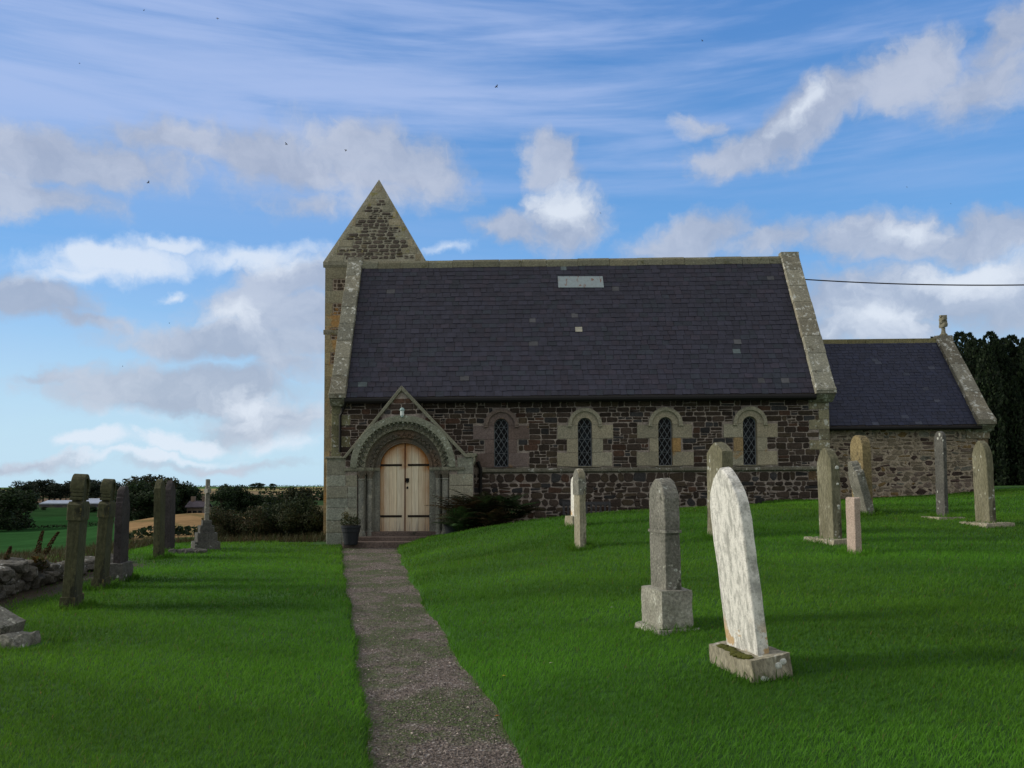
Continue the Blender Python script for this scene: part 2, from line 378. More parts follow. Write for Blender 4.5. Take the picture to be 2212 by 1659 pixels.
def grid_mesh(name, XX, YY, ZZ, col, mat):
    r, c = XX.shape
    co_ = np.stack([XX, YY, ZZ], -1).reshape(-1, 3)
    i = np.arange(r * c).reshape(r, c)
    f = np.stack([i[:-1, :-1], i[:-1, 1:], i[1:, 1:], i[1:, :-1]], -1).reshape(-1, 4)
    me = bpy.data.meshes.new(name); me.vertices.add(len(co_)); me.vertices.foreach_set('co', co_.ravel())
    me.loops.add(f.size); me.loops.foreach_set('vertex_index', f.ravel().astype(np.int32))
    me.polygons.add(len(f)); me.polygons.foreach_set('loop_start', np.arange(0, f.size, 4, dtype=np.int32))
    me.update(calc_edges=True)
    cc = np.ones((len(co_), 4), np.float32); cc[:, :3] = col.reshape(-1, 3)
    ca = me.color_attributes.new('Col', 'FLOAT_COLOR', 'POINT'); ca.data.foreach_set('color', cc.ravel())
    me.polygons.foreach_set('use_smooth', [True] * len(me.polygons))
    me.materials.append(mat); me.validate()
    o = bpy.data.objects.new(name, me); C.objects.link(o); return o

def soilmask(X, Y):   # bare earth along the boundary wall and worn patches
    wl = -7.25 - 0.145 * (Y - 12.4)
    a = 1 - smooth((X - wl - 0.55 - 0.15*np.sin(Y*3)) / 0.5)
    a = a * (1 - smooth((Y - 17) / 3)) * smooth((Y-6)/1.5)
    return np.clip(a, 0, 1)
rows = np.concatenate([np.arange(-3, 4, 0.35), np.arange(4, 27, 0.11), np.arange(27, 62, 0.7)])
offs = np.concatenate([[0, 0.02, 0.045, 0.07, 0.12], np.arange(0.2, 3, 0.12), np.arange(3, 14, 0.28), np.arange(14, 62, 1.3)])
G = []
for Y in rows:
    xl, xr = float(XL(Y)), float(XR(Y))
    G.append(np.concatenate([(xl - offs)[::-1], np.linspace(xl, xr, 9)[1:-1], xr + offs]))
XX = np.array(G); YY = np.repeat(rows[:, None], XX.shape[1], 1); ZZ = H(XX, YY)
sm = soilmask(XX, YY)[..., None]
gc = np.ones(XX.shape + (3,)) * (1 - sm) + np.array([1.5, 0.32, 2.2]) * sm
el = np.clip(((-7.6 - 0.145*(YY-12.4)) - XX) / 1.5, 0, 1)[..., None]
gc = gc * (1 - el) + np.array([1.3, 0.55, 1.4]) * el
tag(grid_mesh('ground', XX, YY, ZZ, gc, M['ground']), kind='structure')

# fields and hills beyond
azs = np.linspace(-0.95, 0.95, 560); ds = np.geomspace(42, 4200, 240)
A, D = np.meshgrid(azs, ds); HX = D * np.sin(A); HY = D * np.cos(A)
HZ = np.interp(D, _vd, _vz)
def PXY(X, Y, Z):
    v = np.stack([X, Y, Z - EYE], -1) @ np.array(RC)
    return 1106 + F * v[..., 0] / -v[..., 2], 829.5 + SH*2212 - F * v[..., 1] / -v[..., 2]
# a swelling stubble field on the near side of the valley
az0 = math.atan2(AX(430, 100), 100); sw = np.exp(-((A - az0) / 0.10) ** 2) * np.exp(-((D - 175) / 55) ** 2)
HZ = HZ + 4.0 * sw + 0.8 * np.sin(A * 23 + D * 0.004) * smooth((D - 300) / 600) + 1.2 * np.exp(-((A+0.1)/0.1)**2) * smooth((D-1200)/400)
px_, py_ = PXY(HX, HY, HZ)
fc = np.zeros(HX.shape + (3,)); fc[:] = (0.025, 0.075, 0.024)
def patch(mask, c): fc[mask] = c
patch((D > 205), (0.018, 0.055, 0.018))
patch((D > 330), (0.10, 0.085, 0.05))
patch((D > 330) & (px_ < 330), (0.02, 0.05, 0.018))
patch((D > 410) & (D <= 520), (0.03, 0.055, 0.025))
patch((D > 520) & (D <= 700), (0.14, 0.105, 0.075))
patch((D > 700) & (D <= 760), (0.03, 0.045, 0.02))
patch((D > 760) & (D <= 1050), (0.22, 0.17, 0.11))
patch((D > 1050) & (D <= 1110), (0.03, 0.045, 0.02))
patch((D > 1110) & (D <= 1500), (0.27, 0.23, 0.12))
patch((D > 1500), (0.07, 0.13, 0.05))
patch((D > 1800) & (px_ > 600), (0.04, 0.07, 0.03))
gold = (px_ > 262 + 0.2*(D-150)) & (px_ < 800) & (D > 118 - (px_-470)*0.03) & (D < 215)
patch(gold, (0.25, 0.165, 0.085))
streak = gold & (np.sin(px_*0.06 + D*0.16) > 0.75)
patch(streak, (0.16, 0.125, 0.06))
tag(grid_mesh('hills', HX, HY, HZ - 0.25, fc, M['field']), kind='structure')
def HV(X, Y):
    d = math.hypot(X, Y); a = math.atan2(X, Y)
    z = float(np.interp(d, _vd, _vz)) + 4.0*math.exp(-((a-az0)/0.10)**2)*math.exp(-((d-175)/55)**2)
    return z - 0.3

# path
pr = np.arange(-3, 23.35, 0.09); PG = []
for Y in pr:
    xl, xr = float(XL(Y)), float(XR(Y)); PG.append(np.linspace(xl - 0.02, xr + 0.02, 15))
PX = np.array(PG); PY = np.repeat(pr[:, None], 15, 1)
PZ = 0.004 + 0.002 * wnoise(PX * 1.3, PY * 1.3) - 0.0
def pathmat():
    m, nt, b = newmat('gravel path')
    g = nt.nodes.new('ShaderNodeNewGeometry'); v = g.outputs['Position']
    vo = nt.nodes.new('ShaderNodeTexVoronoi'); vo.inputs['Scale'].default_value = 55; nt.links.new(v, vo.inputs['Vector'])
    sep = nt.nodes.new('ShaderNodeSeparateColor'); nt.links.new(vo.outputs['Color'], sep.inputs[0])
    c = mix(nt, sep.outputs[0], (0.105, 0.083, 0.073), (0.25, 0.205, 0.18))
    c = mix(nt, ramp(nt, sep.outputs[1], 0.86, 0.9), c, (0.36, 0.33, 0.31))
    c = mix(nt, ramp(nt, noise(nt, v, 30, 5, 0.7), 0.3, 0.7), mix(nt, 1.0, c, (0.6, 0.6, 0.6), 'MULTIPLY'), c)
    gm = math_(nt, 'MULTIPLY', ramp(nt, noise(nt, v, 1.1, 7, 0.66), 0.43, 0.56), ramp(nt, noise(nt, v, 26, 4, 0.7), 0.25, 0.5))
    c = mix(nt, math_(nt, 'MULTIPLY', gm, 0.9), c, (0.055, 0.085, 0.022))
    nt.links.new(c, b.inputs['Base Color']); b.inputs['Roughness'].default_value = 0.95
    bump(nt, b, vo.outputs['Distance'], 0.9, 0.02)
    return m
M['path'] = pathmat()
tag(grid_mesh('path', PX, PY, PZ, np.ones(PX.shape + (3,)), M['path']), kind='structure')

# loose gravel: real small stones on the path (uncountable)
nr = np.random.default_rng(5)
def soup(name, tris_co, tri_cols, mat, nv=3):
    n = len(tris_co) // nv
    me = bpy.data.meshes.new(name); me.vertices.add(len(tris_co)); me.vertices.foreach_set('co', tris_co.astype(np.float32).ravel())
    me.loops.add(n * nv); me.loops.foreach_set('vertex_index', np.arange(n * nv, dtype=np.int32))
    me.polygons.add(n); me.polygons.foreach_set('loop_start', np.arange(0, n * nv, nv, dtype=np.int32))
    me.update(calc_edges=True)
    cc = np.ones((len(tris_co), 4), np.float32); cc[:, :3] = tri_cols
    ca = me.color_attributes.new('Col', 'FLOAT_COLOR', 'POINT'); ca.data.foreach_set('color', cc.ravel())
    me.materials.append(mat)
    o = bpy.data.objects.new(name, me); C.objects.link(o); return o
def pebbles(n):
    Y = 4.2 + 19 * nr.random(n) ** 2.2; t = nr.random(n)
    X = XL(Y) + 0.03 + (XR(Y) - XL(Y) - 0.06) * t
    s = (0.004 + 0.010 * nr.random(n) ** 3) * (0.8 + Y * 0.03)
    base = np.array([[1,0,0],[-0.5,0.87,0],[-0.5,-0.87,0],[0,0,0.8]])
    a = nr.random(n) * 6.28; ca, sa = np.cos(a), np.sin(a)
    P = np.zeros((n, 4, 3))
    el_ = 0.6 + 0.6 * nr.random(n)
    for i in range(4):
        bx, by, bz = base[i]; P[:, i, 0] = X + s * (bx * ca - by * sa * el_); P[:, i, 1] = Y + s * (bx * sa + by * ca * el_); P[:, i, 2] = 0.006 + s * bz * 0.8
    T = P[:, [0, 1, 3, 1, 2, 3, 2, 0, 3]].reshape(-1, 3)
    g = 0.06 + 0.15 * nr.random(n) ** 1.5; w = nr.random(n) < 0.02; g[w] = 0.42
    cl = np.stack([g * 1.1, g * 0.95, g * 0.86], -1)
    return T, np.repeat(cl, 9, 0)
mm, nt_, b_ = newmat('pebbles'); nt_.links.new(attr(nt_), b_.inputs['Base Color']); M['pebble'] = mm
T, cl = pebbles(26000); tag(soup('gravel', T, cl, M['pebble']), 'loose pinkish grey gravel on the church path', None, kind='stuff')

# grass blades
exclude = []   # (cx, cy, rx, ry) footprints
def grassblades():
    allT, allC = [], []
    bands = [(3.2, 6, 5200), (6, 8.5, 3300), (8.5, 12, 1800), (12, 17, 950), (17, 26, 450)]
    for q in exclude: bands.append((q[1] - .5, q[1] + .5, q))
    for y0, y1, dens in bands:
        tuft = isinstance(dens, tuple)
        xl, xr = -0.64 * y1 - 0.6, 0.66 * y1 + 0.6
        if tuft:
            n = 420; cx, cy, rx, ry = dens; sd_ = nr.integers(0, 4, n); u = nr.random(n) * 2 - 1; g_ = .12 * nr.random(n) ** 1.6 + .01
            X = np.where(sd_ < 2, cx + np.where(sd_ == 0, -1, 1) * (rx + .04 + g_), cx + u * (rx + .1)); Y = np.where(sd_ < 2, cy + u * (ry + .08), cy + np.where(sd_ == 2, -1, 1) * (ry + .06 + g_))
        else:
            n = int((xr - xl) * (y1 - y0) * dens)
            X = xl + (xr - xl) * nr.random(n); Y = y0 + (y1 - y0) * nr.random(n)
        keep = (X > -0.64 * Y - 0.6) & (X < 0.66 * Y + 0.6)
        s = X - XR(Y); sl = XL(Y) - X
        onp = (s < -0.01) & (sl < -0.01)
        m = 0.5 + 0.5 * np.sin(X*1.3+Y*0.9) * np.sin(Y*1.7 - X*1.3) + 0.25*np.sin(X*7+Y*5)
        edge = np.minimum(-s, -sl)
        kp = (~onp) | ((m > 0.66) & (nr.random(n) < 0.20 * (m - .5))) | ((edge < 0.22) & (nr.random(n) < 0.7*(1-edge/0.22)**1.5))
        keep &= kp
        keep &= ~((Y > 23.0) & (X > -5.1) & (X < -0.7))
        keep &= (Y < 23.9) | (X < -6.2) | (X > 12.9)
        keep &= nr.random(n) > soilmask(X, Y) * 0.93
        for cx, cy, rx, ry in exclude: keep &= ~((np.abs(X-cx) < rx) & (np.abs(Y-cy) < ry))
        X, Y = X[keep], Y[keep]; s = s[keep]; onp = onp[keep]; n = len(X)
        Z = H(X, Y) - 0.004
        k = 0.5 * (y0 + y1)
        patchy = 0.5 + 0.5 * wnoise(X * 1.1 + 4, Y * 1.1)
        fine = 0.5 + 0.5 * wnoise(X * 4.3, Y * 3.1 + 7)
        ht = (0.018 + 0.022 * nr.random(n)) * (0.85 + 0.4 * patchy) * (1 + 0.03 * k)
        ht = np.where(onp, ht * 0.45, ht)
        if tuft: ht = ht * (1.3 + 1.5 * nr.random(n))
        ht = np.where((np.abs(s) < 0.1) , ht * 1.25, ht)
        w = (0.0014 + 0.0013 * nr.random(n)) * (0.55 + k * 0.125)
        a = nr.random(n) * 6.283; lean = ht * (0.35 + 0.75 * nr.random(n)); la = a + 1.57 + (nr.random(n) - .5)
        # the mower and the wind comb blades a little toward +X
        dx, dy = np.cos(la) * lean + 0.008, np.sin(la) * lean
        bx, by = np.cos(a) * w, np.sin(a) * w
        P = np.zeros((n, 5, 3))
        P[:, 0] = np.stack([X - bx, Y - by, Z], -1); P[:, 1] = np.stack([X + bx, Y + by, Z], -1)
        P[:, 2] = np.stack([X + bx * .8 + dx * .4, Y + by * .8 + dy * .4, Z + ht * .6], -1); P[:, 3] = np.stack([X - bx * .8 + dx * .4, Y - by * .8 + dy * .4, Z + ht * .6], -1)
        P[:, 4] = np.stack([X + dx, Y + dy, Z + ht], -1)
        allT.append(P[:, [0, 1, 2, 0, 2, 3, 3, 2, 4]].reshape(-1, 3))
        slow = 0.5 + 0.55 * wnoise(X * 0.42 + 3, Y * 0.9) + 0.25 * wnoise(X * 0.9, Y * 2.1 + 5)
        t = np.clip(0.34 * nr.random(n) + 0.20 * patchy + 0.18 * fine + 0.62 * slow - .16, 0, 1)[:, None]
        c = np.array([0.021, 0.070, 0.006]) * (1 - t) + np.array([0.115, 0.315, 0.024]) * t
        dry = (nr.random(n) < 0.012)[:, None]; c = np.where(dry, np.array([0.14, 0.14, 0.05]), c)
        yel = (0.5+0.5*np.sin(X*0.7+Y*0.4+2))[:, None]; c = c * (1 + np.array([0.2, 0.02, 0]) * yel)
        allC.append(np.repeat(c, 9, 0))
    return np.concatenate(allT), np.concatenate(allC)

# ------------------------------------------------------------------ surface patterns
def subtract(iv, ex):
    out = []
    for a, b in iv:
        segs = [(a, b)]
        for c, d in ex:
            ns = []
            for p, q in segs:
                if d <= p or c >= q: ns.append((p, q)); continue
                if c > p: ns.append((p, c))
                if d < q: ns.append((d, q))
            segs = ns
        out += segs
    return [(a, b) for a, b in out if b - a > 0.05]
def rubble(mb, z0, z1, intervals, mp, rh=(0.12, 0.2), ln=(0.15, 0.45), gap=0.012, depth=0.025, jit=0.012, cols=None, split=0.25, rr=None, ch=0.3):
    rr = rr or rnd; z = z0
    while z < z1 - 0.02:
        hh = rr.uniform(*rh)
        if z + hh > z1 - rh[0] * 0.6: hh = z1 - z
        za, zb = z, z + hh
        for a, b in intervals(za + 0.2 * hh, zb - 0.2 * hh):
            x = a
            while x < b - 0.02:
                L = rr.uniform(*ln)
                if x + L > b - ln[0] * 0.6: L = b - x
                parts = [(x, x + L, za, zb)]
                if hh > rh[0] * 1.15 and rr.random() < split and L > ln[0]:
                    m_ = za + hh * rr.uniform(0.35, 0.65); parts = [(x, x + L, za, m_), (x, x + L, m_, zb)]
                    if rr.random() < 0.5:
                        q = x + L * rr.uniform(0.3, 0.7); p0 = parts.pop(); parts += [(x, q, p0[2], p0[3]), (q, x + L, p0[2], p0[3])]
                for (xa, xb, ya, yb) in parts:
                    col = cols(rr)
                    g = gap * rr.uniform(0.7, 1.4); w, q = xb - xa - 2 * g, yb - ya - 2 * g
                    if w < 0.02 or q < 0.02: continue
                    c = min(w, q) * ch * rr.uniform(0.4, 1.1)
                    ring = []
                    for (ux, uy, sx, sy) in ((xa+g, ya+g, 1, 1), (xb-g, ya+g, -1, 1), (xb-g, yb-g, -1, -1), (xa+g, yb-g, 1, -1)):
                        jx, jy = rr.uniform(-jit, jit), rr.uniform(-jit, jit)
                        pa = (ux + sx * c * rr.uniform(.5, 1) + jx, uy + jy); pb = (ux + jx, uy + sy * c * rr.uniform(.5, 1) + jy)
                        ring += [pb, pa] if (sx * sy > 0) else [pa, pb]
                    cx, cy = (xa + xb) / 2, (ya + yb) / 2
                    d = depth * rr.uniform(0.45, 1.1); tx, ty = rr.uniform(-.25, .25), rr.uniform(-.25, .25)
                    n = 8; vs = [mp(u, v, -0.004) for u, v in ring]
                    ins = 1 - min(0.4, 0.014 / max(0.02, min(w, q) / 2))
                    vs += [mp(cx + (u - cx) * (0.5 + ins / 2), cy + (v - cy) * (0.5 + ins / 2), d * 0.75) for u, v in ring]
                    vs += [mp(cx + (u - cx) * ins * 0.93, cy + (v - cy) * ins * 0.93, d * (1 + tx * (u - cx) / w + ty * (v - cy) / q)) for u, v in ring]
                    fs = [tuple(range(16, 24))]
                    for k in range(8):
                        fs += [(k, (k+1) % 8, 8 + (k+1) % 8, 8 + k), (8 + k, 8 + (k+1) % 8, 16 + (k+1) % 8, 16 + k)]
                    mb.add(vs, fs, col)
                x += L
        z = zb
def frontmap(Y): return lambda u, v, w: (u, Y - w, v)
def col_whin(rr):
    t = rr.random(); b = rr.uniform(0.55, 1.35)
    c = (0.050, 0.038, 0.031) if t < 0.6 else ((0.060, 0.046, 0.032) if t < 0.8 else ((0.068, 0.040, 0.029) if t < 0.88 else (0.038, 0.038, 0.040)))
    return tuple(x * b for x in c)
def col_field(rr):
    t = rr.random(); b = rr.uniform(0.65, 1.25)
    c = (0.22, 0.185, 0.14) if t < 0.5 else ((0.17, 0.135, 0.115) if t < 0.65 else ((0.065, 0.045, 0.04) if t < 0.8 else ((0.19, 0.13, 0.06) if t < 0.9 else (0.17, 0.165, 0.14))))
    return tuple(x * b for x in c)
def col_ash(base, v=0.15):
    def f(rr):
        b = rr.uniform(1 - v, 1 + v); k = rr.uniform(-0.06, 0.06)
        return (base[0] * b * (1 + k), base[1] * b, base[2] * b * (1 - k))
    return f
def slates(mb, U, V, gauge, width, mp, cols, th=0.011, umin=lambda v: 0.0, umax=None, rr=None):
    rr = rr or rnd; n = int(V / gauge) + 1; v = 0; r = 0
    g = V / n
    for r in range(n):
        v = r * g; u = umin(v) - rr.uniform(0, width); ue = umax(v) if umax else U
        lift = rr.uniform(-0.001, 0.001)
        while u < ue:
            w = width * rr.uniform(0.75, 1.2); a, b = max(u, umin(v)), min(u + w, ue)
            u += w
            if b - a < 0.02: continue
            col = cols(rr, (a + b) / 2, v)
            drop = rr.uniform(-0.011, 0.012) + (0.03 if rr.random() < 0.012 else 0); sk = rr.uniform(-0.006, 0.006); gp = rr.uniform(.002, .007)
            t0 = th * rr.uniform(0.4, 1.3) + 0.006
            vs = [mp(a + gp, v - drop, t0), mp(b - gp, v - drop + sk, t0 + rr.uniform(-.002, .002)), mp(b - gp, v + g * 1.25, 0.005), mp(a + gp, v + g * 1.25, 0.005),
                  mp(a + gp, v - drop, 0.001), mp(b - gp, v - drop + sk, 0.001)]
            mb.add(vs, [(0, 1, 2, 3), (4, 5, 1, 0), (4, 0, 3), (5, 2, 1)], col)

# ------------------------------------------------------------------ CHURCH
YW = 24.0; YE = 23.72; YR = 26.45
pL0 = AX(717, YW, 950); pR0 = AX(1791, YW, 950)           # outer corners of the nave
cL1 = AX(748, YE, 852); cR0 = AX(1760, YE, 852)           # inner edges of the gable copings
zE = AZ(853, YE, 1270); zR = AZ(563, YR, 1270)
zBase = -0.4
church = empty('church', ((pL0 + pR0) / 2, 24.0, 0.0))
tag(church, 'dark rubble stone church with steep slate roof, pyramid topped tower and arched wooden door', 'church')
CL = church.location
def cb(mb, name, mat, parent=None, **kw): return mb.build(name, mat, parent or church, off=CL, wp=True, **kw)

zSt = AZ(1011, YW, 1400); zSt0 = AZ(1020, YW, 1400)
zSpr = AZ(918, YW, 1350); sW = F / YW
wxs = [AX(x, YW) for x in (1083, 1264, 1438, 1621)]
ro = 15.5 / sW; rh_ = 37 / sW; rhi = 29 / sW; zSill = AZ(1007, YW, 1350)
zWT = zE + 0.25
# nave wall body (mortar), with real openings for the windows
mb = MB(); yb = 24.45
hw = 22 / sW; zh1 = zSpr + hw
xs = [pL0]
for wx in wxs: xs += [wx - hw, wx + hw]
xs.append(pR0)
mb.box(pL0, pR0, YW, yb, zBase, zSill - 0.05)
for i in range(0, len(xs), 2): mb.box(xs[i], xs[i+1], YW, yb, zSill - 0.05, zh1)
mb.box(pL0, pR0, YW, yb, zh1, zWT)
# end gables and rear wall
YN = 2 * YR - YW
for xa, xb in ((pL0, pL0 + 0.35), (pR0 - 0.35, pR0)):
    mb.prism([(yb, zBase), (YN - .45, zBase), (YN - .45, zWT), (YR, zR - 0.25), (yb, zWT - 0.3)], xa, xb, lambda u, v, w: (w, u, v))
mb.box(pL0, pR0, YN - .45, YN, zBase, zWT)
wall = cb(mb, 'nave_wall', M['mortar'])
# stones of the wall
porchL, porchR = AX(705, 23.1, 1100), AX(1022, 23.1, 1100)
def iv_upper(a, b):
    z = (a + b) / 2; ex = []
    for wx in wxs:
        if z > zSpr:
            if z < zSpr + rh_: r_ = math.sqrt(max(0, rh_**2 - (z - zSpr)**2)) + 0.015; ex.append((wx - r_, wx + r_))
        elif z > zSill - 0.02:
            k = int((zSpr - z) / ((zSpr - zSill) / 3)); wd = (60 if k != 1 else 37) / sW; ex.append((wx - wd, wx + wd))
    # corner stones
    k = int(z / 0.28); ex.append((pR0 - (0.55 if k % 2 else 0.28), pR0 + 1))
    k = int(z / 0.30); ex.append((pL0 - 1, pL0 + (0.5 if k % 2 else 0.24)))
    return subtract([(pL0, pR0)], ex)
def iv_lower(a, b):
    z = (a + b) / 2
    k = int(z / 0.28)
    return subtract([(pL0, pR0)], [(pR0 - (0.6 if k % 3 == 0 else 0.0), pR0 + 1), (porchL + .3, porchR - 0.1)])
mb = MB(); r2 = random.Random(3)
rubble(mb, zSt, zWT, iv_upper, frontmap(YW), (0.11, 0.19), (0.13, 0.46), 0.006, 0.022, 0.010, col_whin, 0.3, r2)
rubble(mb, zBase + 0.2, zSt0 - 0.02, iv_lower, frontmap(YW), (0.12, 0.23), (0.15, 0.40), 0.008, 0.03, 0.022, col_whin, 0.35, r2, ch=0.45)
cb(mb, 'wall_stones', M['rubble'], wall)
# quoins
mb = MB(); r3 = random.Random(9); z = 0.0
for k in range(-1, 22):
    za, zb_ = k * 0.28, (k + 1) * 0.28
    if zb_ > zE - 0.15: break
    if za < zSt:
        if k % 3 == 0: mb = MB(); mb.box(pR0 - 0.6, pR0 + .01, YW - .02, YW + .4, za + .004, zb_ - .004, jc(r3, .8, 1.1, (0.15, 0.10, 0.06))); cb(mb, 'corner_stone', M['coping'], wall, bevel=0.01); mb = MB()
        continue
    wd = 0.55 if k % 2 else 0.28
    mb.box(pR0 - wd, pR0 + .012, YW - .022, YW + .45, za + .004, zb_ - .004, jc(r3, .75, 1.2, (0.25, 0.23, 0.16)))
cb(mb, 'quoins', M['coping'], wall, bevel=0.01); mb = MB()
for k in range(-1, 22):
    za, zb_ = k * 0.30, (k + 1) * 0.30
    if zb_ > zE + 0.05: break
    wd = 0.5 if k % 2 else 0.24
    mb.box(pL0 - .012, pL0 + wd, YW - .022, YW + .45, za + .004, zb_ - .004, jc(r3, .75, 1.15, (0.17, 0.165, 0.10)))
cb(mb, 'quoins', M['coping'], wall, bevel=0.01)
# string course
mb = MB(); x = AX(1034, YW)
while x < pR0 - 0.4:
    x2 = min(x + rnd.uniform(0.5, 0.9), pR0 - 0.25)
    mb.prism([(YW - .09, zSt0 + .03), (YW - .02, zSt0 - .01), (YW + .02, zSt0 - .01), (YW + .02, zSt + .03), (YW - .09, zSt - .02)], x + .003, x2 - .003, lambda u, v, w: (w, u, v)); x = x2
cb(mb, 'string_course', M['string'], bevel=0.006)
# windows
def ringpts(cx, cz, r0, r1, n=24):
    o = [(cx + r1 * math.cos(math.pi * k / n), cz + r1 * math.sin(math.pi * k / n)) for k in range(n + 1)]
    i = [(cx + r0 * math.cos(math.pi * k / n), cz + r0 * math.sin(math.pi * k / n)) for k in range(n + 1)]
    return o, i
def ring(mb, cx, cz, r0, r1, y0, y1, n=24, col=(1, 1, 1)):
    o, i = ringpts(cx, cz, r0, r1, n); b = len(mb.v)
    for k in range(n + 1):
        mb.v += [(o[k][0], y0, o[k][1]), (i[k][0], y0, i[k][1]), (o[k][0], y1, o[k][1]), (i[k][0], y1, i[k][1])]
    for k in range(n):
        a = b + 4 * k; c = a + 4
        for f in ((a, c, c+1, a+1), (a+2, a+3, c+3, c+2), (a, a+2, c+2, c), (a+1, c+1, c+3, a+3)): mb.f.append(list(f)); mb.c.append(col)
    for a in (b, b + 4 * n): mb.f.append([a, a+1, a+3, a+2]); mb.c.append(col)
for wi, wx in enumerate(wxs):
    pink = wi == 0
    base = (0.155, 0.120, 0.112) if pink else (0.32, 0.295, 0.225)
    r4 = random.Random(40 + wi)
    y0, y1 = YW - 0.03, YW + 0.22
    mb = MB(); rhh = (zSpr - zSill) / 3
    for side in (-1, 1):
        for k in range(3):
            wd = ((60 if k != 1 else 36) + r4.uniform(-3, 4)) / sW
            c = jc(r4, .82, 1.12, base)
            if wi == 2 and side == 1 and k == 1: c = (0.36, 0.23, 0.10)
            if wi == 3 and side == -1 and k == 1: c = (0.30, 0.22, 0.12)
            a, b = sorted((wx + side * ro, wx + side * wd)); zt = zSpr - k * rhh
            mb.box(a, b, y0, y1, zt - rhh + .003, zt - .003, c)
    ring(mb, wx, zSpr + .001, ro, rhi + 0.01, y0, y1, col=base)
    mb.box(wx - 0.42, wx + 0.42, YW - .05, YW + .3, zSt + .034, zSill - .003, base)
    sur = cb(mb, 'window', M['wincream'], bevel=0.006)
    mb = MB(); ring(mb, wx, zSpr - 0.0, rhi, rh_, y0 - 0.07, y0 + 0.03)
    mb.box(wx - rh_ - .01, wx - rhi + .005, y0 - .07, y0 + .03, zSpr - .05, zSpr - .002); mb.box(wx + rhi - .005, wx + rh_ + .01, y0 - .07, y0 + .03, zSpr - .05, zSpr - .002)
    cb(mb, 'hood_mould', M['winhoodpink' if pink else 'winhood'], sur, bevel=0.012)
    # glazing
    prof = [(wx - ro - .01, zSill - .02)] + [(wx + ro + .01, zSill - .02)] + [(wx + (ro + .01) * math.cos(t), zSpr + (ro + .01) * math.sin(t)) for t in [math.pi * k / 16 for k in range(17)]]
    mb = MB(); mb.prism(prof, YW + .15, YW + .17, lambda u, v, w: (u, w, v)); cb(mb, 'glass', M['glass'], sur)
    mb = MB(); pit = ro * 2 / 2.6; pz = pit * 1.62
    def inside(u, v):
        if v < zSpr: return abs(u - wx) < ro and v > zSill
        return (u - wx) ** 2 + (v - zSpr) ** 2 < ro ** 2
    for sg in (-1, 1):
        for k in range(-14, 24):
            pts = []; 
            for t in range(0, 61):
                u = wx - ro + 2 * ro * t / 60; v = zSill + k * pz + sg * (u - wx) / pit * pz
                if inside(u, v): pts.append((u, v))
            if len(pts) > 1: mb.tube([(pts[0][0], YW + .14, pts[0][1]), (pts[-1][0], YW + .14, pts[-1][1])], 0.0085, 4)
    mb.tube([(u, YW + .14, v) for u, v in [(wx - ro + .012, zSill + .012)] + [(wx - (ro-.012) * math.cos(t), zSpr + (ro-.012) * math.sin(t)) for t in [math.pi * k / 16 for k in range(17)]] + [(wx + ro - .012, zSill + .012), (wx - ro + .012, zSill + .012)]], 0.012, 5)
    for kk in (0.33, 0.66, 0.97):
        zz_ = zSill + (zSpr - zSill) * kk; mb.tube([(wx - ro, YW + .135, zz_), (wx + ro, YW + .135, zz_)], 0.006, 4)
    cb(mb, 'lead_lattice', M['lead'], sur)

# nave roof
slope = math.atan2(zR - zE, YR - YE); Ls = math.hypot(zR - zE, YR - YE)
nrm = (0, -math.sin(slope), math.cos(slope))
def roofmap(x0, ye, ze, sl):
    return lambda u, v, w: (x0 + u, ye + v * math.cos(sl) - w * math.sin(sl), ze + v * math.sin(sl) + w * math.cos(sl))
def col_slate(rr, u, v):
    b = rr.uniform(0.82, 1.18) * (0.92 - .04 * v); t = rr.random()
    c = (0.030, 0.031, 0.050)
    if t < 0.15: c = (0.035, 0.032, 0.050)
    elif t < 0.3: c = (0.027, 0.033, 0.048)
    elif t < 0.302: c = (0.10, 0.13, 0.14)
    elif t < 0.310: c = (0.075, 0.078, 0.088)
    return tuple(x * b for x in c)
rb = MB(); rb.prism([(YE, zE - .02), (YR, zR - .02), (2*YR - YE, zE - .02), (2*YR - YE, zE - .10), (YR, zR - .12), (YE, zE - .10)], cL1 - .05, cR0 + .05, lambda u, v, w: (w, u, v))
roof = cb(rb, 'nave_roof', M['darkmortar'])
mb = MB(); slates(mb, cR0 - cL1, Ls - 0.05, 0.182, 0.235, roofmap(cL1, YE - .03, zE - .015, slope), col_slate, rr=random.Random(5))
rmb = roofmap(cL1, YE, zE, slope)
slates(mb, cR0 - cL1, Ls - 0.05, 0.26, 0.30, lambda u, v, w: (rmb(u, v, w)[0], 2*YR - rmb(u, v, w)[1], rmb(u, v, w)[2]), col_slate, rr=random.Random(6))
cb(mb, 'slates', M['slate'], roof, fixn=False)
def onroof(px, py, w=0.03):
    d = ray(px, py); n = Vector(nrm); o = Vector((0, YE, zE)) + n * w
    e = Vector((0, 0, EYE)); t = (o - e).dot(n) / d.dot(n); p = e + d * t; return p
def inv_uv(p): return (p.x, (p.y - YE) / math.cos(slope))
pa, pb = onroof(1206, 619), onroof(1302, 595)
mb = MB(); va, vb = inv_uv(pa)[1], inv_uv(pb)[1]; rm0 = roofmap(0, YE, zE, slope)
mb.prism([(pa.x, va), (pb.x, va), (pb.x - .01, vb), (pa.x, vb)], 0.036, 0.044, rm0)
def unwarp(mb_):  # placed by sight: the church settling is already in it
    mb_.v = [(x, y, z - (warp((x, y, z))[2] - z)) for x, y, z in mb_.v]
unwarp(mb); cb(mb, 'roof_patch', M['zinc'], roof)
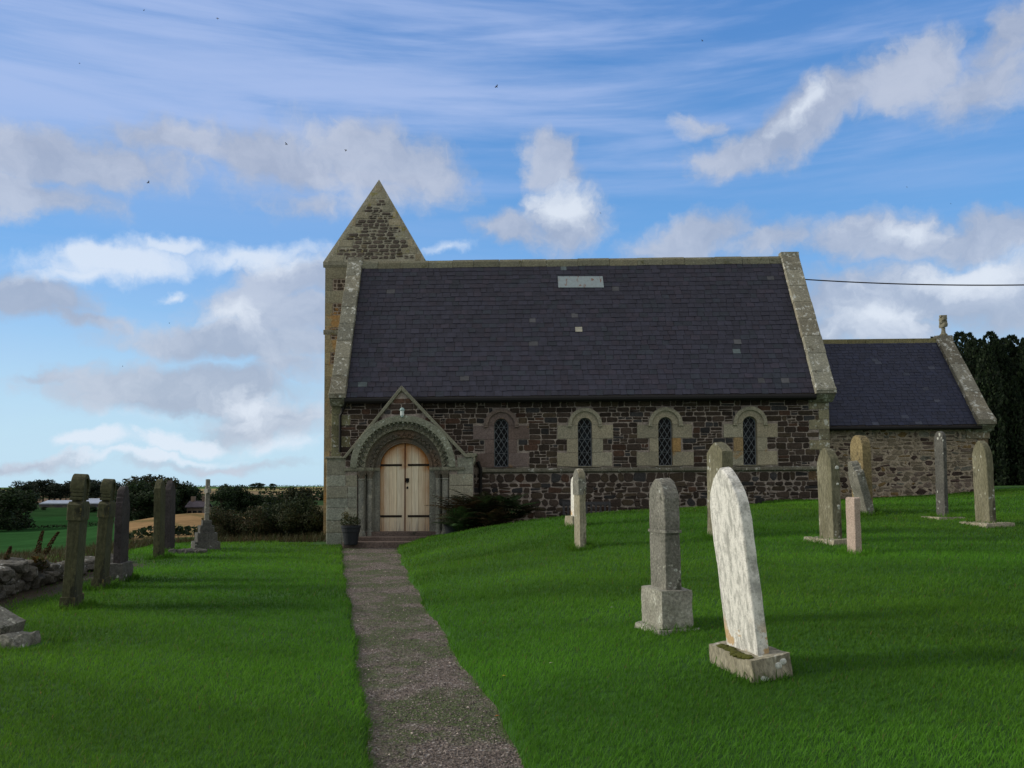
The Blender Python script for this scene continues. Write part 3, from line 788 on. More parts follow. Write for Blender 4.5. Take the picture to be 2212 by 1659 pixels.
# pale replacement slate
mb = MB(); p = onroof(1250, 709); u_, v_ = inv_uv(p); mb.prism([(u_ - .1, v_ - .09), (u_ + .1, v_ - .09), (u_ + .1, v_ + .09), (u_ - .1, v_ + .09)], 0.034, 0.04, rm0, (0.35, 0.34, 0.28)); unwarp(mb)
cb(mb, 'odd_slate', M['slate'], roof)
# ridge stones
mb = MB(); x = cL1 - 0.25; rr_ = random.Random(8)
while x < cR0 - 0.02:
    x2 = min(x + rr_.uniform(0.65, 1.0), cR0)
    c = jc(rr_, .8, 1.15, (0.16, 0.155, 0.115)); dz = rr_.uniform(-.008, .008)
    mb.prism([(YR - .17, zR - .22), (YR - .13, zR - .20), (YR + .13, zR - .20), (YR + .17, zR - .22), (YR + .13, zR - .04), (YR + .05, zR + .045), (YR - .05, zR + .045), (YR - .13, zR - .04)], x + .003, x2 - .003, lambda u, v, w: (w, u, v + dz), c); x = x2
cb(mb, 'ridge_stones', M['ridge'], roof, bevel=0.01)
# gable copings
def coping(x0, x1, ye, ze, yr, zr, name, colb, raise_=0.14, seg=0.62, rr=None, parent=None, north=True):
    rr = rr or random.Random(2); sl = math.atan2(zr - ze, yr - ye); L = math.hypot(zr - ze, yr - ye)
    mb = MB(); n = int(L / seg)
    for side in ((1, -1) if north else (1,)):
        for k in range(n):
            a, b = L * k / n + .003, L * (k + 1) / n - .003
            c = jc(rr, .75, 1.2, colb); j = rr.uniform(-.008, .008)
            def mp(u, v, w, side=side, j=j):
                y = ye + v * math.cos(sl) - w * math.sin(sl); z = ze + v * math.sin(sl) + w * math.cos(sl)
                return (u + j, y if side > 0 else 2 * yr - y, z)
            mb.add([mp(x0, a, -.12), mp(x1, a, -.12), mp(x1, b, -.12), mp(x0, b, -.12), mp(x0, a, raise_), mp(x1, a, raise_), mp(x1, b, raise_), mp(x0, b, raise_)],
                   [(0,3,2,1),(4,5,6,7),(0,1,5,4),(1,2,6,5),(2,3,7,6),(3,0,4,7)], c)
    # saddle stone at the top
    mb.prism([(yr - .2, zr - .2), (yr + .2, zr - .2), (yr + .12, zr + raise_ * 1.15), (yr - .12, zr + raise_ * 1.15)], x0 - .012, x1 + .012, lambda u, v, w: (w, u, v), colb)
    # kneeler
    mb.prism([(ye - .10, ze - .02), (ye - .10, ze + .12), (ye + .25, ze + .45), (ye + .35, ze - .02)], x0 - .02, x1 + .012, lambda u, v, w: (w, u, v), colb)
    mb.prism([(ye + .03, ze - .10), (ye - .05, ze - .03), (ye + .35, ze - .03), (ye + .35, ze - .22), (ye + .2, ze - .22)], x0 - .015, x1 + .008, lambda u, v, w: (w, u, v), colb)
    return cb(mb, name, M['coping'], parent, bevel=0.012)
coping(pL0 + 0.0, cL1 - .01, YE - .05, zE - 0.02, YR, zR + .0, 'gable_coping', (0.20, 0.195, 0.16), rr=random.Random(21))
coping(cR0 + 0.01, pR0 + .07, YE - .05, zE - 0.02, YR, zR + .0, 'gable_coping', (0.215, 0.21, 0.175), rr=random.Random(22))
# gutter and downpipes
mb = MB(); mb.tube([(cL1 - .03, YE - .07, zE - .11), (cR0 + .0, YE - .07, zE - .12)], 0.085, 10)
mb.box(cL1, cR0, YE + .02, YW - .03, zE - .15, zE - .045)
gt = cb(mb, 'gutter', M['iron'])
mb = MB(); a = at(743, 878, YW - .12); b = at(735, 895, YW - .12)
mb.tube([(cL1 + .02, YE - .05, zE - .13), (a.x, a.y, a.z), (b.x, b.y, b.z), (b.x, b.y, AZ(975, YW, 735))], 0.04, 8, caps=True)
cb(mb, 'downpipe', M['iron'], gt)
mb = MB(); x = porchR + 0.12; zz0 = AZ(1008, YW - .1, 1030)
mb.tube([(x - .02, YW - .1, zz0 + .15), (x + .06, YW - .1, zz0 - .05), (x + .06, YW - .1, -.1)], 0.05, 8)
cb(mb, 'downpipe', M['iron'], gt)
# drainpipe curl at the right kneeler
mb = MB(); a = at(1722, 858, YW - .1); b = at(1750, 862, YW - .12); c = at(1784, 865, YW - .1)
mb.tube([a, b, c], 0.02, 6); cb(mb, 'service_pipe', M['iron'])

# ------------- tower
YT = 27.0; tx0 = AX(702, YT, 800); tx1 = AX(916, YT, 560); tw = tx1 - tx0
zTT = AZ(566, YT, 810)
mb = MB(); mb.box(tx0, tx1, YT, YT + tw, zBase - 1.5, zTT)
tower = cb(mb, 'tower', M['lightmortar'])
def iv_tower_patch(a, b):
    z = (a + b) / 2; k = (z % 0.78) / 0.78
    if k < 0.5: return []
    wv = 0.22 if z > AZ(712, YT, 810) else 0.15
    return [(tx0 + wv, tx0 + 0.75)]
zstr = AZ(712, YT, 810)
mb = MB(); rt = random.Random(14); z = zBase
while z < zTT - .05:
    k = int(z / 0.39); hh = min(0.39, zTT - z)
    wl = 0.75 if k % 2 == 0 else (0.22 if z > zstr else 0.16)
    c = (0.30, 0.255, 0.15) if z > 2.6 else (0.33, 0.25, 0.13)
    if z > zTT - 1.6: c = (0.24, 0.225, 0.155)
    c = jc(rt, .85, 1.15, c)
    mb.box(tx0 - .012, tx0 + wl, YT - .02, YT + .5, z + .003, z + hh - .003, c)
    if wl < 0.5:
        r5 = random.Random(int(z * 100))
        rubble(mb, z + .02, z + hh - .02, lambda a, b, q=wl: [(tx0 + q + .02, tx0 + 0.95)], frontmap(YT), (0.09, 0.14), (0.1, 0.25), 0.01, 0.02, 0.008, lambda rr: jc(rr, .7, 1.3, (0.075, 0.055, 0.04)), 0.2, r5)
    z += hh
cb(mb, 'ashlar_courses', M['ashlaryellow'], tower)
mb = MB()
for q, zz_, e in ((0, zTT, 0.07), (1, zstr, 0.05)):
    if q == 1: cb(mb, 'cornice', M['towerroof'], tower); mb = MB()
    mb.prism([(0, -.09), (e * .4, -.09), (e, -.02), (e, .06), (0.0, .09 if q == 0 else .05)], 0, 1, lambda u, v, w: (tx0 - e + w * (tw + 2*e), YT - u, zz_ + v))
    mb.prism([(0, -.09), (e * .4, -.09), (e, -.02), (e, .06), (0.0, .09 if q == 0 else .05)], 0, 1, lambda u, v, w: (tx0 - u, YT - .001 + w * tw, zz_ + v))
    mb.prism([(0, -.09), (e * .4, -.09), (e, -.02), (e, .06), (0.0, .09 if q == 0 else .05)], 0, 1, lambda u, v, w: (tx1 + u, YT - .001 + w * tw, zz_ + v))
cb(mb, 'string_band', M['towerroof'], tower)
# pyramid
ap = at(819, 388, YT + tw / 2 + 0.02); e = 0.075; zb0 = zTT + 0.06
bx0, bx1, by0, by1 = tx0 - e, tx1 + e, YT - e, YT + tw + e
apx = (ap.x, YT + tw / 2, ap.z - (warp(ap)[2] - ap.z))
mb = MB(); mb.add([(bx0, by0, zb0), (bx1, by0, zb0), (bx1, by1, zb0), (bx0, by1, zb0), apx], [(0, 3, 2, 1), (0, 1, 4), (1, 2, 4), (2, 3, 4), (3, 0, 4)])
pyr = cb(mb, 'tower_roof', M['towerroof'])
pyr.parent = tower
hs = math.hypot(apx[1] - by0, apx[2] - zb0); ys = (apx[1] - by0) / hs; zs_ = (apx[2] - zb0) / hs
def pmap(u, v, w): return (u, by0 + v * ys - w * zs_, zb0 + v * zs_ + w * ys)
def iv_pyr(a, b):
    v = (a + b) / 2; t = v / hs
    k = int(v / 0.3)
    l = bx0 + (apx[0] - bx0) * t; r = bx1 + (apx[0] - bx1) * t
    m1 = (0.26 if k % 2 else 0.62) * (1 - .35 * t); m2 = (0.3 if (k + 1) % 2 else 0.6) * (1 - .35 * t)
    if v > hs * 0.82: return []
    if r - m2 - (l + m1) < 0.2: return []
    return [(l + m1, r - m2)]
def colpyr(rr): b = rr.uniform(.7, 1.3); return tuple(t * b for t in ((0.066, 0.056, 0.045) if rr.random() < .85 else (0.11, 0.095, 0.06)))
def iv_pyr2(a, b):
    v = (a + b) / 2; t = v / hs; t2 = b / hs + .012; l = bx0 + (apx[0] - bx0) * t2 + .02; r = bx1 + (apx[0] - bx1) * t2 - .02
    if r - l < .1: return []
    q = iv_pyr(a, b)
    return subtract([(l, r)], [(q[0][0] - .015, q[0][1] + .015)] if q else [])
mb = MB(); rubble(mb, 0.02, hs * 0.97, iv_pyr2, pmap, (0.29, 0.31), (0.4, 0.7), 0.004, 0.014, 0.0, col_ash((1.0, .97, .9), .2), 0.0, random.Random(18), ch=0.03)
M['pyrashlar'] = stone('spire ashlar', (0.19, 0.18, 0.13), (0.26, 0.25, 0.19), True, dark=(0.07, 0.07, 0.04), dark_amt=0.4, dark_sc=2.5, pale=(0.36, 0.36, 0.31), pale_amt=0.3, bumps=0.6, warm=(0.17, 0.16, 0.05), warm_amt=0.25)
cb(mb, 'roof_ashlar', M['pyrashlar'], tower)
mb = MB(); rubble(mb, 0.10, hs * 0.83, iv_pyr, pmap, (0.11, 0.19), (0.13, 0.36), 0.016, 0.028, 0.012, colpyr, 0.3, random.Random(17), ch=0.35)
cb(mb, 'roof_stones', M['rubble'], tower)

# ------------- chancel
YC = 24.5; YCE = 24.25
kx0 = pR0; kx1 = AX(2134, YC, 1000); zCE = AZ(917, YCE, 1960); zCR = AZ(736, YR, 1900)
zCE -= (warp((AX(1960, YC), YC, zCE))[2] - zCE); zCR -= (warp((AX(1900, YR), YR, zCR))[2] - zCR)
cc1 = AX(2110, YCE, 915)
mb = MB(); mb.box(kx0 + .002, kx1, YC, YC + .4, zBase, zCE + .2)
mb.prism([(YC + .4, zBase), (2*YR - YC, zBase), (2*YR - YC, zCE + .2), (YR, zCR - .1), (YC + .4, zCE + .2)], kx1 - .35, kx1, lambda u, v, w: (w, u, v))
mb.box(kx0 + .002, kx1 - .35, 2*YR - YC - .4, 2*YR - YC, zBase, zCE + .2)
ch = cb(mb, 'chancel', M['lightmortar'])
mb = MB()
rubble(mb, 0.3, zCE + .1, lambda a, b: [(kx0, kx1 - (0.45 if int(a / .32) % 2 else 0.3))], frontmap(YC), (0.09, 0.2), (0.1, 0.42), 0.010, 0.02, 0.026, col_field, 0.5, random.Random(31), ch=0.8)
cb(mb, 'wall_stones', M['rubblelight'], ch)
mb = MB()
for k in range(1, 12):
    za, zb_ = k * .32, (k + 1) * .32
    if zb_ > zCE - .3: break
    wd = 0.45 if k % 2 else 0.3; r6 = random.Random(k)
    mb.box(kx1 - wd, kx1 + .015, YC - .03, YC + .3, za + .004, zb_ - .004, jc(r6, .8, 1.1, (0.16, 0.125, 0.09)))
mb.box(AX(2088, YC), kx1 + .05, YC - .06, YC + .3, AZ(952, YC, 2110), AZ(926, YC, 2110), (0.2, 0.175, 0.13))
cb(mb, 'quoins', M['coping'], ch, bevel=0.01)
slc = math.atan2(zCR - zCE, YR - YCE); Lc = math.hypot(zCR - zCE, YR - YCE)
rb = MB(); rb.prism([(YCE, zCE - .02), (YR, zCR - .02), (2*YR - YCE, zCE - .02), (2*YR - YCE, zCE - .10), (YR, zCR - .12), (YCE, zCE - .10)], kx0 + .01, cc1 + .05, lambda u, v, w: (w, u, v))
cb(rb, 'roof_deck', M['darkmortar'], ch)
mb = MB(); slates(mb, cc1 - kx0 - .01, Lc - .04, 0.125, 0.19, roofmap(kx0 + .01, YCE - .03, zCE - .015, slc), lambda rr, u, v: jc(rr, .85, 1.15, ((0.027, 0.029, 0.044) if rr.random() < .985 else (0.06, 0.062, 0.072))), th=0.006, rr=random.Random(7))
rmc = roofmap(kx0 + .01, YCE, zCE, slc)
slates(mb, cc1 - kx0 - .01, Lc - .04, 0.2, 0.3, lambda u, v, w: (rmc(u, v, w)[0], 2*YR - rmc(u, v, w)[1], rmc(u, v, w)[2]), lambda rr, u, v: (0.03, 0.031, 0.045), rr=random.Random(7))
cb(mb, 'slates', M['slate2'], ch, fixn=False)
mb = MB(); x = kx0 + .05
while x < cc1 - .02:
    x2 = min(x + rnd.uniform(.5, .8), cc1); c = jc(rnd, .8, 1.1, (0.17, 0.155, 0.085))
    mb.prism([(YR - .12, zCR - .13), (YR + .12, zCR - .13), (YR + .05, zCR + .05), (YR - .05, zCR + .05)], x + .003, x2 - .003, lambda u, v, w: (w, u, v), c); x = x2
cb(mb, 'ridge_stones', M['ridge'], ch, bevel=.008)
coping(cc1 + .01, kx1 + .06, YCE - .04, zCE, YR, zCR, 'gable_coping', (0.19, 0.18, 0.15), raise_=0.11, seg=1.1, rr=random.Random(24), parent=ch)
mb = MB(); mb.tube([(kx0 + .02, YCE - .05, zCE - .10), (cc1 + .1, YCE - .05, zCE - .10)], 0.055, 10); mb.box(kx0 + .1, cc1, YCE + .03, YC - .02, zCE - .13, zCE - .045)
mb.tube([(kx0 + .13, YCE + .1, zCE - .1), (kx0 + .13, YC - .07, zCE - .3), (kx0 + .13, YC - .07, .5)], 0.04, 8)
cb(mb, 'gutter', M['iron'], ch)
# finial: a small worn stone cross on a neck
fx = AX(2038, YR, 720); fz = zCR + .11
mb = MB()
mb.lathe([(.11, 0), (.12, .05), (.07, .10), (.055, .2), (.06, .26)], (fx, YR, fz), 10)
rough_box(mb, (fx, YR, fz + .34), (.11, .34, .13), .012, 3, 5); rough_box(mb, (fx, YR, fz + .44), (.17, .18, .10), .012, 3, 6)
rough_box(mb, (fx, YR, fz + .54), (.12, .30, .10), .012, 3, 7); rough_box(mb, (fx, YR, fz + .62), (.19, .13, .06), .01, 3, 8)
cb(mb, 'finial', M['towerroof'], ch)

# ------------- porch
YP = 23.1; sP = F / YP
cxp = AX(871, YP, 1008); zSp = AZ(1008, YP, 871)
zPb = -0.25
pgl, pgr = AX(743, YP, 985), AX(1010, YP, 985)
zSh = AZ(988, YP, 730); apz = AZ(838, YP, 868); apx_ = AX(868, YP, 835)
r_hood, r_o1, r_o2, r_o3, r_d = [t / sP for t in (113, 99, 83, 66, 54)]
def arc(cx, cz, r, n=32): return [(cx + r * math.cos(math.pi - math.pi * k / n), cz + r * math.sin(math.pi - math.pi * k / n)) for k in range(n + 1)]
def fm(u, v, w): return (u, w, v)
outer = [(porchL, zPb), (porchL, zSh), (pgl, zSh), (apx_, apz), (pgr, zSh), (porchR, zSh), (porchR, zPb)]
hole = arc(cxp, zSp, r_o1); hj = [(cxp - r_o1, zPb)] + hole + [(cxp + r_o1, zPb)]
mb = MB(); mb.prism(outer + hj[::-1], YP, YW - .04, fm)
porch = cb(mb, 'porch', M['mortar'])
# ashlar piers
mb = MB(); jx = r_o1
def iv_pier(a, b):
    z = (a + b) / 2
    ivs = [(porchL - .004, cxp - jx), (cxp + jx, porchR + .004)]
    if z > zSp:
        ivs = [(porchL - .004, porchL + .5), (porchR - .42, porchR + .004)]
    return ivs
for q in (0, 1):
    mb = MB(); rubble(mb, zPb, zSh, lambda a, b: [iv_pier(a, b)[q]], frontmap(YP), (0.27, 0.36), (0.38, 0.62), 0.0015, 0.02, 0.0, col_ash((0.25, 0.25, 0.205), .13), 0.0, random.Random(51 + q), ch=0.03)
    cb(mb, 'pier_ashlar', M['ashlar'], porch)
# gable rubble
def iv_gab(a, b):
    z = (a + b) / 2
    if z < zSh: l, r = porchL + .5, porchR - .42
    else:
        t = (z - zSh) / (apz - zSh); l = pgl + (apx_ - pgl) * t + .03; r = pgr + (apx_ - pgr) * t - .03
        if t > .9: return []
    ex = []
    if z < zSp + r_hood: q = math.sqrt(max(0, r_hood**2 - (z - zSp)**2)); ex = [(cxp - q - .01, cxp + q + .01)]
    return subtract([(l, r)], ex)
def gsel(q):
    def f(a, b):
        iv = iv_gab(a, b)
        if len(iv) == 1 and iv[0][0] < cxp - .05 < iv[0][1]: return iv if q == 1 else []
        return [t for t in iv if (t[1] < cxp) == (q == 0)] if q != 1 else []
    return f
for q in (0, 1, 2):
    mb = MB(); rubble(mb, zSp + .02, apz - .05, gsel(q), frontmap(YP), (0.12, 0.17), (0.15, 0.42), 0.007, 0.02, 0.008, lambda rr: tuple(t * 1.2 for t in col_whin(rr)), 0.25, random.Random(52 + q))
    if mb.v: cb(mb, 'gable_stones', M['rubble'], porch)
# gable coping and kneelers
mb = MB()
def strip(p, q, t, y0, y1, col=(1, 1, 1)):
    d = Vector((q[0]-p[0], 0, q[1]-p[1])).normalized(); n = Vector((-d.z, 0, d.x)) * (t if d.x > 0 else t)
    if n.z < 0: n = -n
    mb.add([(p[0], y0, p[1]), (q[0], y0, q[1]), (q[0]+n.x, y0, q[1]+n.z), (p[0]+n.x, y0, p[1]+n.z), (p[0], y1, p[1]), (q[0], y1, q[1]), (q[0]+n.x, y1, q[1]+n.z), (p[0]+n.x, y1, p[1]+n.z)],
           [(0,1,2,3),(7,6,5,4),(0,4,5,1),(1,5,6,2),(2,6,7,3),(3,7,4,0)], col)
T_ = 0.10
mb.prism([(pgl - .03, zSh), (pgl + .06, zSh), (apx_, apz - .04), (apx_, apz + .09)], YP - .10, YW - .06, fm)
mb.prism([(pgr + .05, zSh), (apx_ + .002, apz + .09), (apx_ + .002, apz - .04), (pgr - .06, zSh)], YP - .10, YW - .06, fm)
cb(mb, 'porch_coping', M['porchtrim'], porch, bevel=.01)
mb = MB()
mb.prism([(porchL - .05, zSh - .002), (pgl - .03, zSh - .002), (pgl - .03, zSh + .06), (porchL - .02, zSh + .05)], YP - .08, YW - .07, fm)
cb(mb, 'kneeler', M['porchtrim'], porch, bevel=.01); mb = MB()
kz = AZ(978, YP, 1020)
mb.prism([(pgr - .03, zSh + .003), (pgr - .03, kz + .01), (porchR + .10, kz), (porchR + .10, kz - .06), (porchR + .05, kz - .1), (porchR + .055, kz - .2), (porchR + .003, kz - .32), (porchR - .0, zSh + .003)], YP - .05, YW - .07, fm)
cb(mb, 'kneeler', M['porchtrim'], porch, bevel=.01)
# hood ring, chevron orders
mb = MB(); ring(mb, cxp, zSp, r_o1 - .0, r_hood, YP - .11, YP - .03, 40)
nb = 31
for k in range(nb):
    t = math.pi * (k + .5) / nb; rr1 = r_o1 - .015
    for dt, rad in ((0, .026),):
        c = (cxp + rr1 * math.cos(t), YP - .06, zSp + rr1 * math.sin(t)); rough_box(mb, c, (.05, .07, .05), .004, 1, k, 0)
cb(mb, 'hood_mould', M['hood'], porch, bevel=.008)
def chevrons(mb, r0, r1, y, n, w=.02, proud=.045):
    # a zigzag roll running round the order
    pts = []
    for k in range(2 * n + 1):
        t = math.pi * k / (2 * n); r = r1 if k % 2 else r0
        pts.append((cxp - r * math.cos(t), y, zSp + r * math.sin(t)))
    for a, b in zip(pts[:-1], pts[1:]):
        a, b = Vector(a), Vector(b); d = (b - a).normalized(); nn = Vector((-d.z, 0, d.x)) * w
        P = [a + nn, a - nn, b - nn, b + nn]
        mid = [a + Vector((0, -proud, 0)), b + Vector((0, -proud, 0))]
        mb.add([tuple(p) for p in P] + [tuple(m_) for m_ in mid], [(1, 2, 5, 4), (3, 0, 4, 5), (0, 1, 4), (2, 3, 5)])
Ya, Yb_, Yc_ = YP + .03, YP + .20, YP + .34
def order(ya, yb, ra, ri, mat, nm, chev=None):
    mb = MB(); ring(mb, cxp, zSp, ri, ra, ya, yb, 40)
    if chev: chevrons(mb, chev[0], chev[1], ya - .001, chev[2]); 
    o = cb(mb, nm, mat, porch, fixn=True); return o
order(Ya - .01, YP + .5, r_o1, r_o2, M['porchtrim'], 'arch_order', (r_o2 + .02, r_o2 + .13, 22))
mb = MB(); chevrons(mb, r_o2 + .07, r_o2 + .17, Ya - .012, 22, .010, .03); cb(mb, 'chevron_moulding', M['hood'], porch)
order(Yb_, YP + .55, r_o2, r_o3, M['arch2'], 'arch_order', (r_o3 + .02, r_o3 + .10, 19))
mb = MB(); ring(mb, cxp, zSp, r_d, r_o3, Yc_, YP + .6, 40); ring(mb, cxp, zSp, r_d + .05, r_d + .09, Yc_ - .025, Yc_ + .01, 40)
cb(mb, 'arch_order', M['arch2'], porch)
# jambs below springing
zTh = AZ(1146, YP + .4, 871)
for sg in (-1, 1):
    mb = MB()
    for (ra, ri, ya, yb_) in ((r_o1, r_o2, YP + .14, YP + .5), (r_o2, r_o3 + .0, YP + .28, YP + .55), (r_o3, r_d, Yc_, YP + .6)):
        a, b = sorted((cxp + sg * ri, cxp + sg * ra)); mb.box(a, b, ya, yb_, zPb, zSp - .0, (.19, .19, .165))
    cb(mb, 'door_jamb', M['ashlar'], porch)
mb = MB()
for sg in (-1, 1):
    ci = 0
    for (rc, yc, rad) in (((r_o1 + r_o2) / 2 - .0, YP + .07, .085), ((r_o2 + r_o3) / 2, YP + .22, .07)):
        x = cxp + sg * rc; zt = AZ(1032, YP, 871); zb2 = AZ(1152, YP, 871)
        m2 = MB()
        m2.lathe([(rad * 1.5, zPb - 0), (rad * 1.5, zb2 - .02), (rad * 1.25, zb2 + .04), (rad, zb2 + .08), (rad, zt - .05), (rad * 1.2, zt - .035), (rad * 1.2, zt - .01), (rad * .95, zt)], (x, yc, 0), 16)
        cb(m2, 'column', M['column'], porch, smooth=False)
        m3 = MB(); m3.lathe([(rad * .95, zt), (rad * 1.1, zt + .05), (rad * 1.65, zSp - .115), (rad * 1.65, zSp - .09)], (x, yc, 0), 8)
        for k in range(6):
            t = k * math.pi / 3; rough_box(m3, (x + rad * 1.15 * math.cos(t), yc + rad * 1.15 * math.sin(t), zSp - .15), (.05, .05, .07), .006, 1, k)
        cb(m3, 'capital', M['arch2'], porch)
for sg, x_out in ((-1, AX(744, YP)), (1, AX(1003, YP))):
    mb = MB()
    for (xa, xb, ya, yb_) in ((cxp + sg * r_o2, x_out, YP - .06, YP + .02), (cxp + sg * r_o2, cxp + sg * (r_o1), YP + .021, YP + .5), (cxp + sg * r_o3, cxp + sg * r_o2, YP + .12, YP + .5), (cxp + sg * (r_d - .0), cxp + sg * r_o3, YP + .30, YP + .5)):
        a, b = sorted((xa, xb)); mb.prism([(ya, zSp - .085), (yb_, zSp - .085), (yb_, zSp + .003), (ya - .01, zSp + .003), (ya - .01, zSp - .05)], a + .001, b - .001, lambda u, v, w: (w, u, v))
    cb(mb, 'impost', M['porchtrim'], porch)
# steps
mb = MB(); zs1, zs2 = AZ(1150, YP + .1, 871), AZ(1163, YP - .35, 871)
mb.box(cxp - r_o2 - .02, cxp + r_o2 + .02, YP + .14, YP + .7, zPb, zTh - .02)
mb.box(cxp - r_o1 - .15, cxp + r_o1 + .12, YP - .25, YP + .139, zPb, zTh - .13)
mb.box(AX(740, YP - .7), cxp + r_o1 + .55, YP - .62, YP - .251, zPb, zTh - .24)
cb(mb, 'door_step', M['step'], porch, bevel=.02)

# door
YD = YP + .45; zDb = zTh - .02; dr = r_d + .015
def leafmesh(sg, name):
    nb_ = 4; mb = MB(); xa, xb = (cxp - dr, cxp - .012) if sg < 0 else (cxp + .012, cxp + dr)
    verts = []; cols = []; stains = []; faces = []
    rr = random.Random(60 + sg); nz = 26
    widths = [0.16, 0.22, 0.3, 0.32] if sg < 0 else [0.26, 0.27, 0.28, 0.19]
    x = xa
    for w in widths:
        x2 = x + (xb - xa) * w; g = .002; shade = rr.uniform(.85, 1.12); warmk = rr.uniform(-.04, .04)
        cols_x = [x + g, x + g + .008, x2 - g - .008, x2 - g]; deps = [.008, 0, 0, .008]
        idx = {}
        for ix, xx in enumerate(cols_x):
            ztop = zSp + math.sqrt(max(0, dr ** 2 - (xx - cxp) ** 2))
            for iz in range(nz + 1):
                zz_ = zDb + (ztop - zDb) * iz / nz
                idx[ix, iz] = len(verts); verts.append((xx, YD + deps[ix], zz_))
                rim = min(dr - math.hypot(xx - cxp, max(0, zz_ - zSp)), abs(xx - xa) * 3 + .2 if sg < 0 else 9)
                s1 = max(0, 1 - rim / .34) ** 1.3 * (1.0 if zz_ > zSp - .1 else .55) + (max(0, 1 - abs(xx - cxp) / .09) * (0.9 if zz_ > zSp else .25))
                s2 = max(0, 1 - (zz_ - zDb) / .5)
                stains.append((min(1, s1), min(1, s2), 0, 1)); cols.append((shade * (1 + warmk), shade, shade * (1 - warmk), 1))
        for ix in range(3):
            for iz in range(nz): faces.append((idx[ix, iz], idx[ix+1, iz], idx[ix+1, iz+1], idx[ix, iz+1]))
        x = x2
    # back and rim thickness
    n0 = len(verts); m = 20
    prof = [(xa, zDb), (xb, zDb)]
    pr_ = [(xa + (xb - xa) * k / m, zSp + math.sqrt(max(0, dr**2 - (xa + (xb - xa) * k / m - cxp)**2))) for k in range(m + 1)]
    loop = [(xa, zDb), (xb, zDb)] + pr_[::-1]
    for yy in (YD + .009, YD + .05):
        for u, v in loop: verts.append((u, yy, v)); cols.append((.6, .5, .4, 1)); stains.append((1, 1, 0, 1))
    L_ = len(loop); faces.append(tuple(range(n0, n0 + L_))); faces.append(tuple(range(n0 + L_, n0 + 2*L_))[::-1])
    for k in range(L_): faces.append((n0 + k, n0 + (k+1) % L_, n0 + L_ + (k+1) % L_, n0 + L_ + k))
    vs = [warp(v) for v in verts]; vs = [(v[0]-CL[0], v[1]-CL[1], v[2]-CL[2]) for v in vs]
    me = bpy.data.meshes.new(name); me.from_pydata(vs, [], faces)
    for nm, dat in (('Col', cols), ('Stain', stains)):
        ca = me.color_attributes.new(nm, 'FLOAT_COLOR', 'POINT'); ca.data.foreach_set('color', np.array(dat, np.float32).ravel())
    me.materials.append(M['door'])
    o = bpy.data.objects.new(name, me); C.objects.link(o); o.parent = door; return o
mb = MB(); ring(mb, cxp, zSp, dr - .018, dr + .03, YD - .02, YD + .06, 36)
mb.box(cxp - dr - .03, cxp - dr + .012, YD - .02, YD + .06, zDb, zSp); mb.box(cxp + dr - .012, cxp + dr + .03, YD - .02, YD + .06, zDb, zSp)
mb.box(cxp - .0115, cxp + .0115, YD - .006, YD + .06, zDb, zSp + dr - .01)
mb.box(cxp - dr - .03, cxp + dr + .03, YD + .055, YD + .1, zDb - .1, zSp + dr + .05)
door = cb(mb, 'door', M['doorred'])
leafmesh(-1, 'door_leaf'); leafmesh(1, 'door_leaf')
for zz_ in (AZ(1003, YD, 871), AZ(1115, YD, 871)):
    for sg in (-1, 1):
        mb = MB(); a, b = (cxp - dr + .01, cxp - .085) if sg < 0 else (cxp + .075, cxp + dr - .01)
        mb.box(a, b, YD - .014, YD - .002, zz_ - .029, zz_ + .029)
        for k in range(4): mb.lathe([(.008, 0), (.003, .01)], (a + (b - a) * (k + .5) / 4, YD - .016, zz_), 6)
        cb(mb, 'strap_hinge', M['rust'], door, bevel=.003)
mb = MB(); kz_ = AZ(1036, YD, 878); kx_ = AX(880, YD)
mb.prism([(kx_ - .045, kz_ + .03), (kx_ - .05, kz_ + .06), (kx_ - .02, kz_ + .05), (kx_, kz_ + .06), (kx_ + .03, kz_ + .05), (kx_ + .055, kz_ + .06), (kx_ + .05, kz_ + .02), (kx_ + .05, kz_ - .03), (kx_, kz_ - .06), (kx_ - .05, kz_ - .03)], YD - .012, YD - .002, fm)
pts = [(kx_ + .042 * math.sin(t), YD - .03, kz_ - .03 - .042 * math.cos(t)) for t in [2 * math.pi * k / 16 for k in range(17)]]
mb.tube(pts, .009, 6, caps=False); mb.lathe([(.012, 0), (.012, .03)], (kx_, YD - .03, kz_ - .0), 8)
cb(mb, 'door_knocker', M['iron'], door)
mb = MB(); kz2 = AZ(1053, YD, 878)
mb.prism([(kx_ - .022, kz2 - .03), (kx_ + .022, kz2 - .03), (kx_ + .032, kz2), (kx_ + .02, kz2 + .035), (kx_ - .01, kz2 + .04), (kx_ - .03, kz2)], YD - .011, YD - .002, fm)
cb(mb, 'keyhole_plate', M['iron'], door)
# lamp over the arch
lx, lz = AX(870, YP, 888), AZ(898, YP, 870)
mb = MB(); mb.lathe([(.03, 0), (.05, .02), (.052, .13), (.05, .15)], (lx, YP - .14, lz), 14)
lamp = cb(mb, 'door_lamp', M['lampwhite'], smooth=False)
mb = MB(); mb.lathe([(.066, .15), (.07, .165), (.055, .2), (.035, .225), (.01, .235)], (lx, YP - .14, lz), 14); mb.box(lx - .02, lx + .02, YP - .12, YP, lz + .03, lz + .08)
mb.tube([(lx, YP - .14, lz - .02), (lx, YP - .14, lz)], .04, 10)
cb(mb, 'lamp_cap', M['lampcap'], lamp)

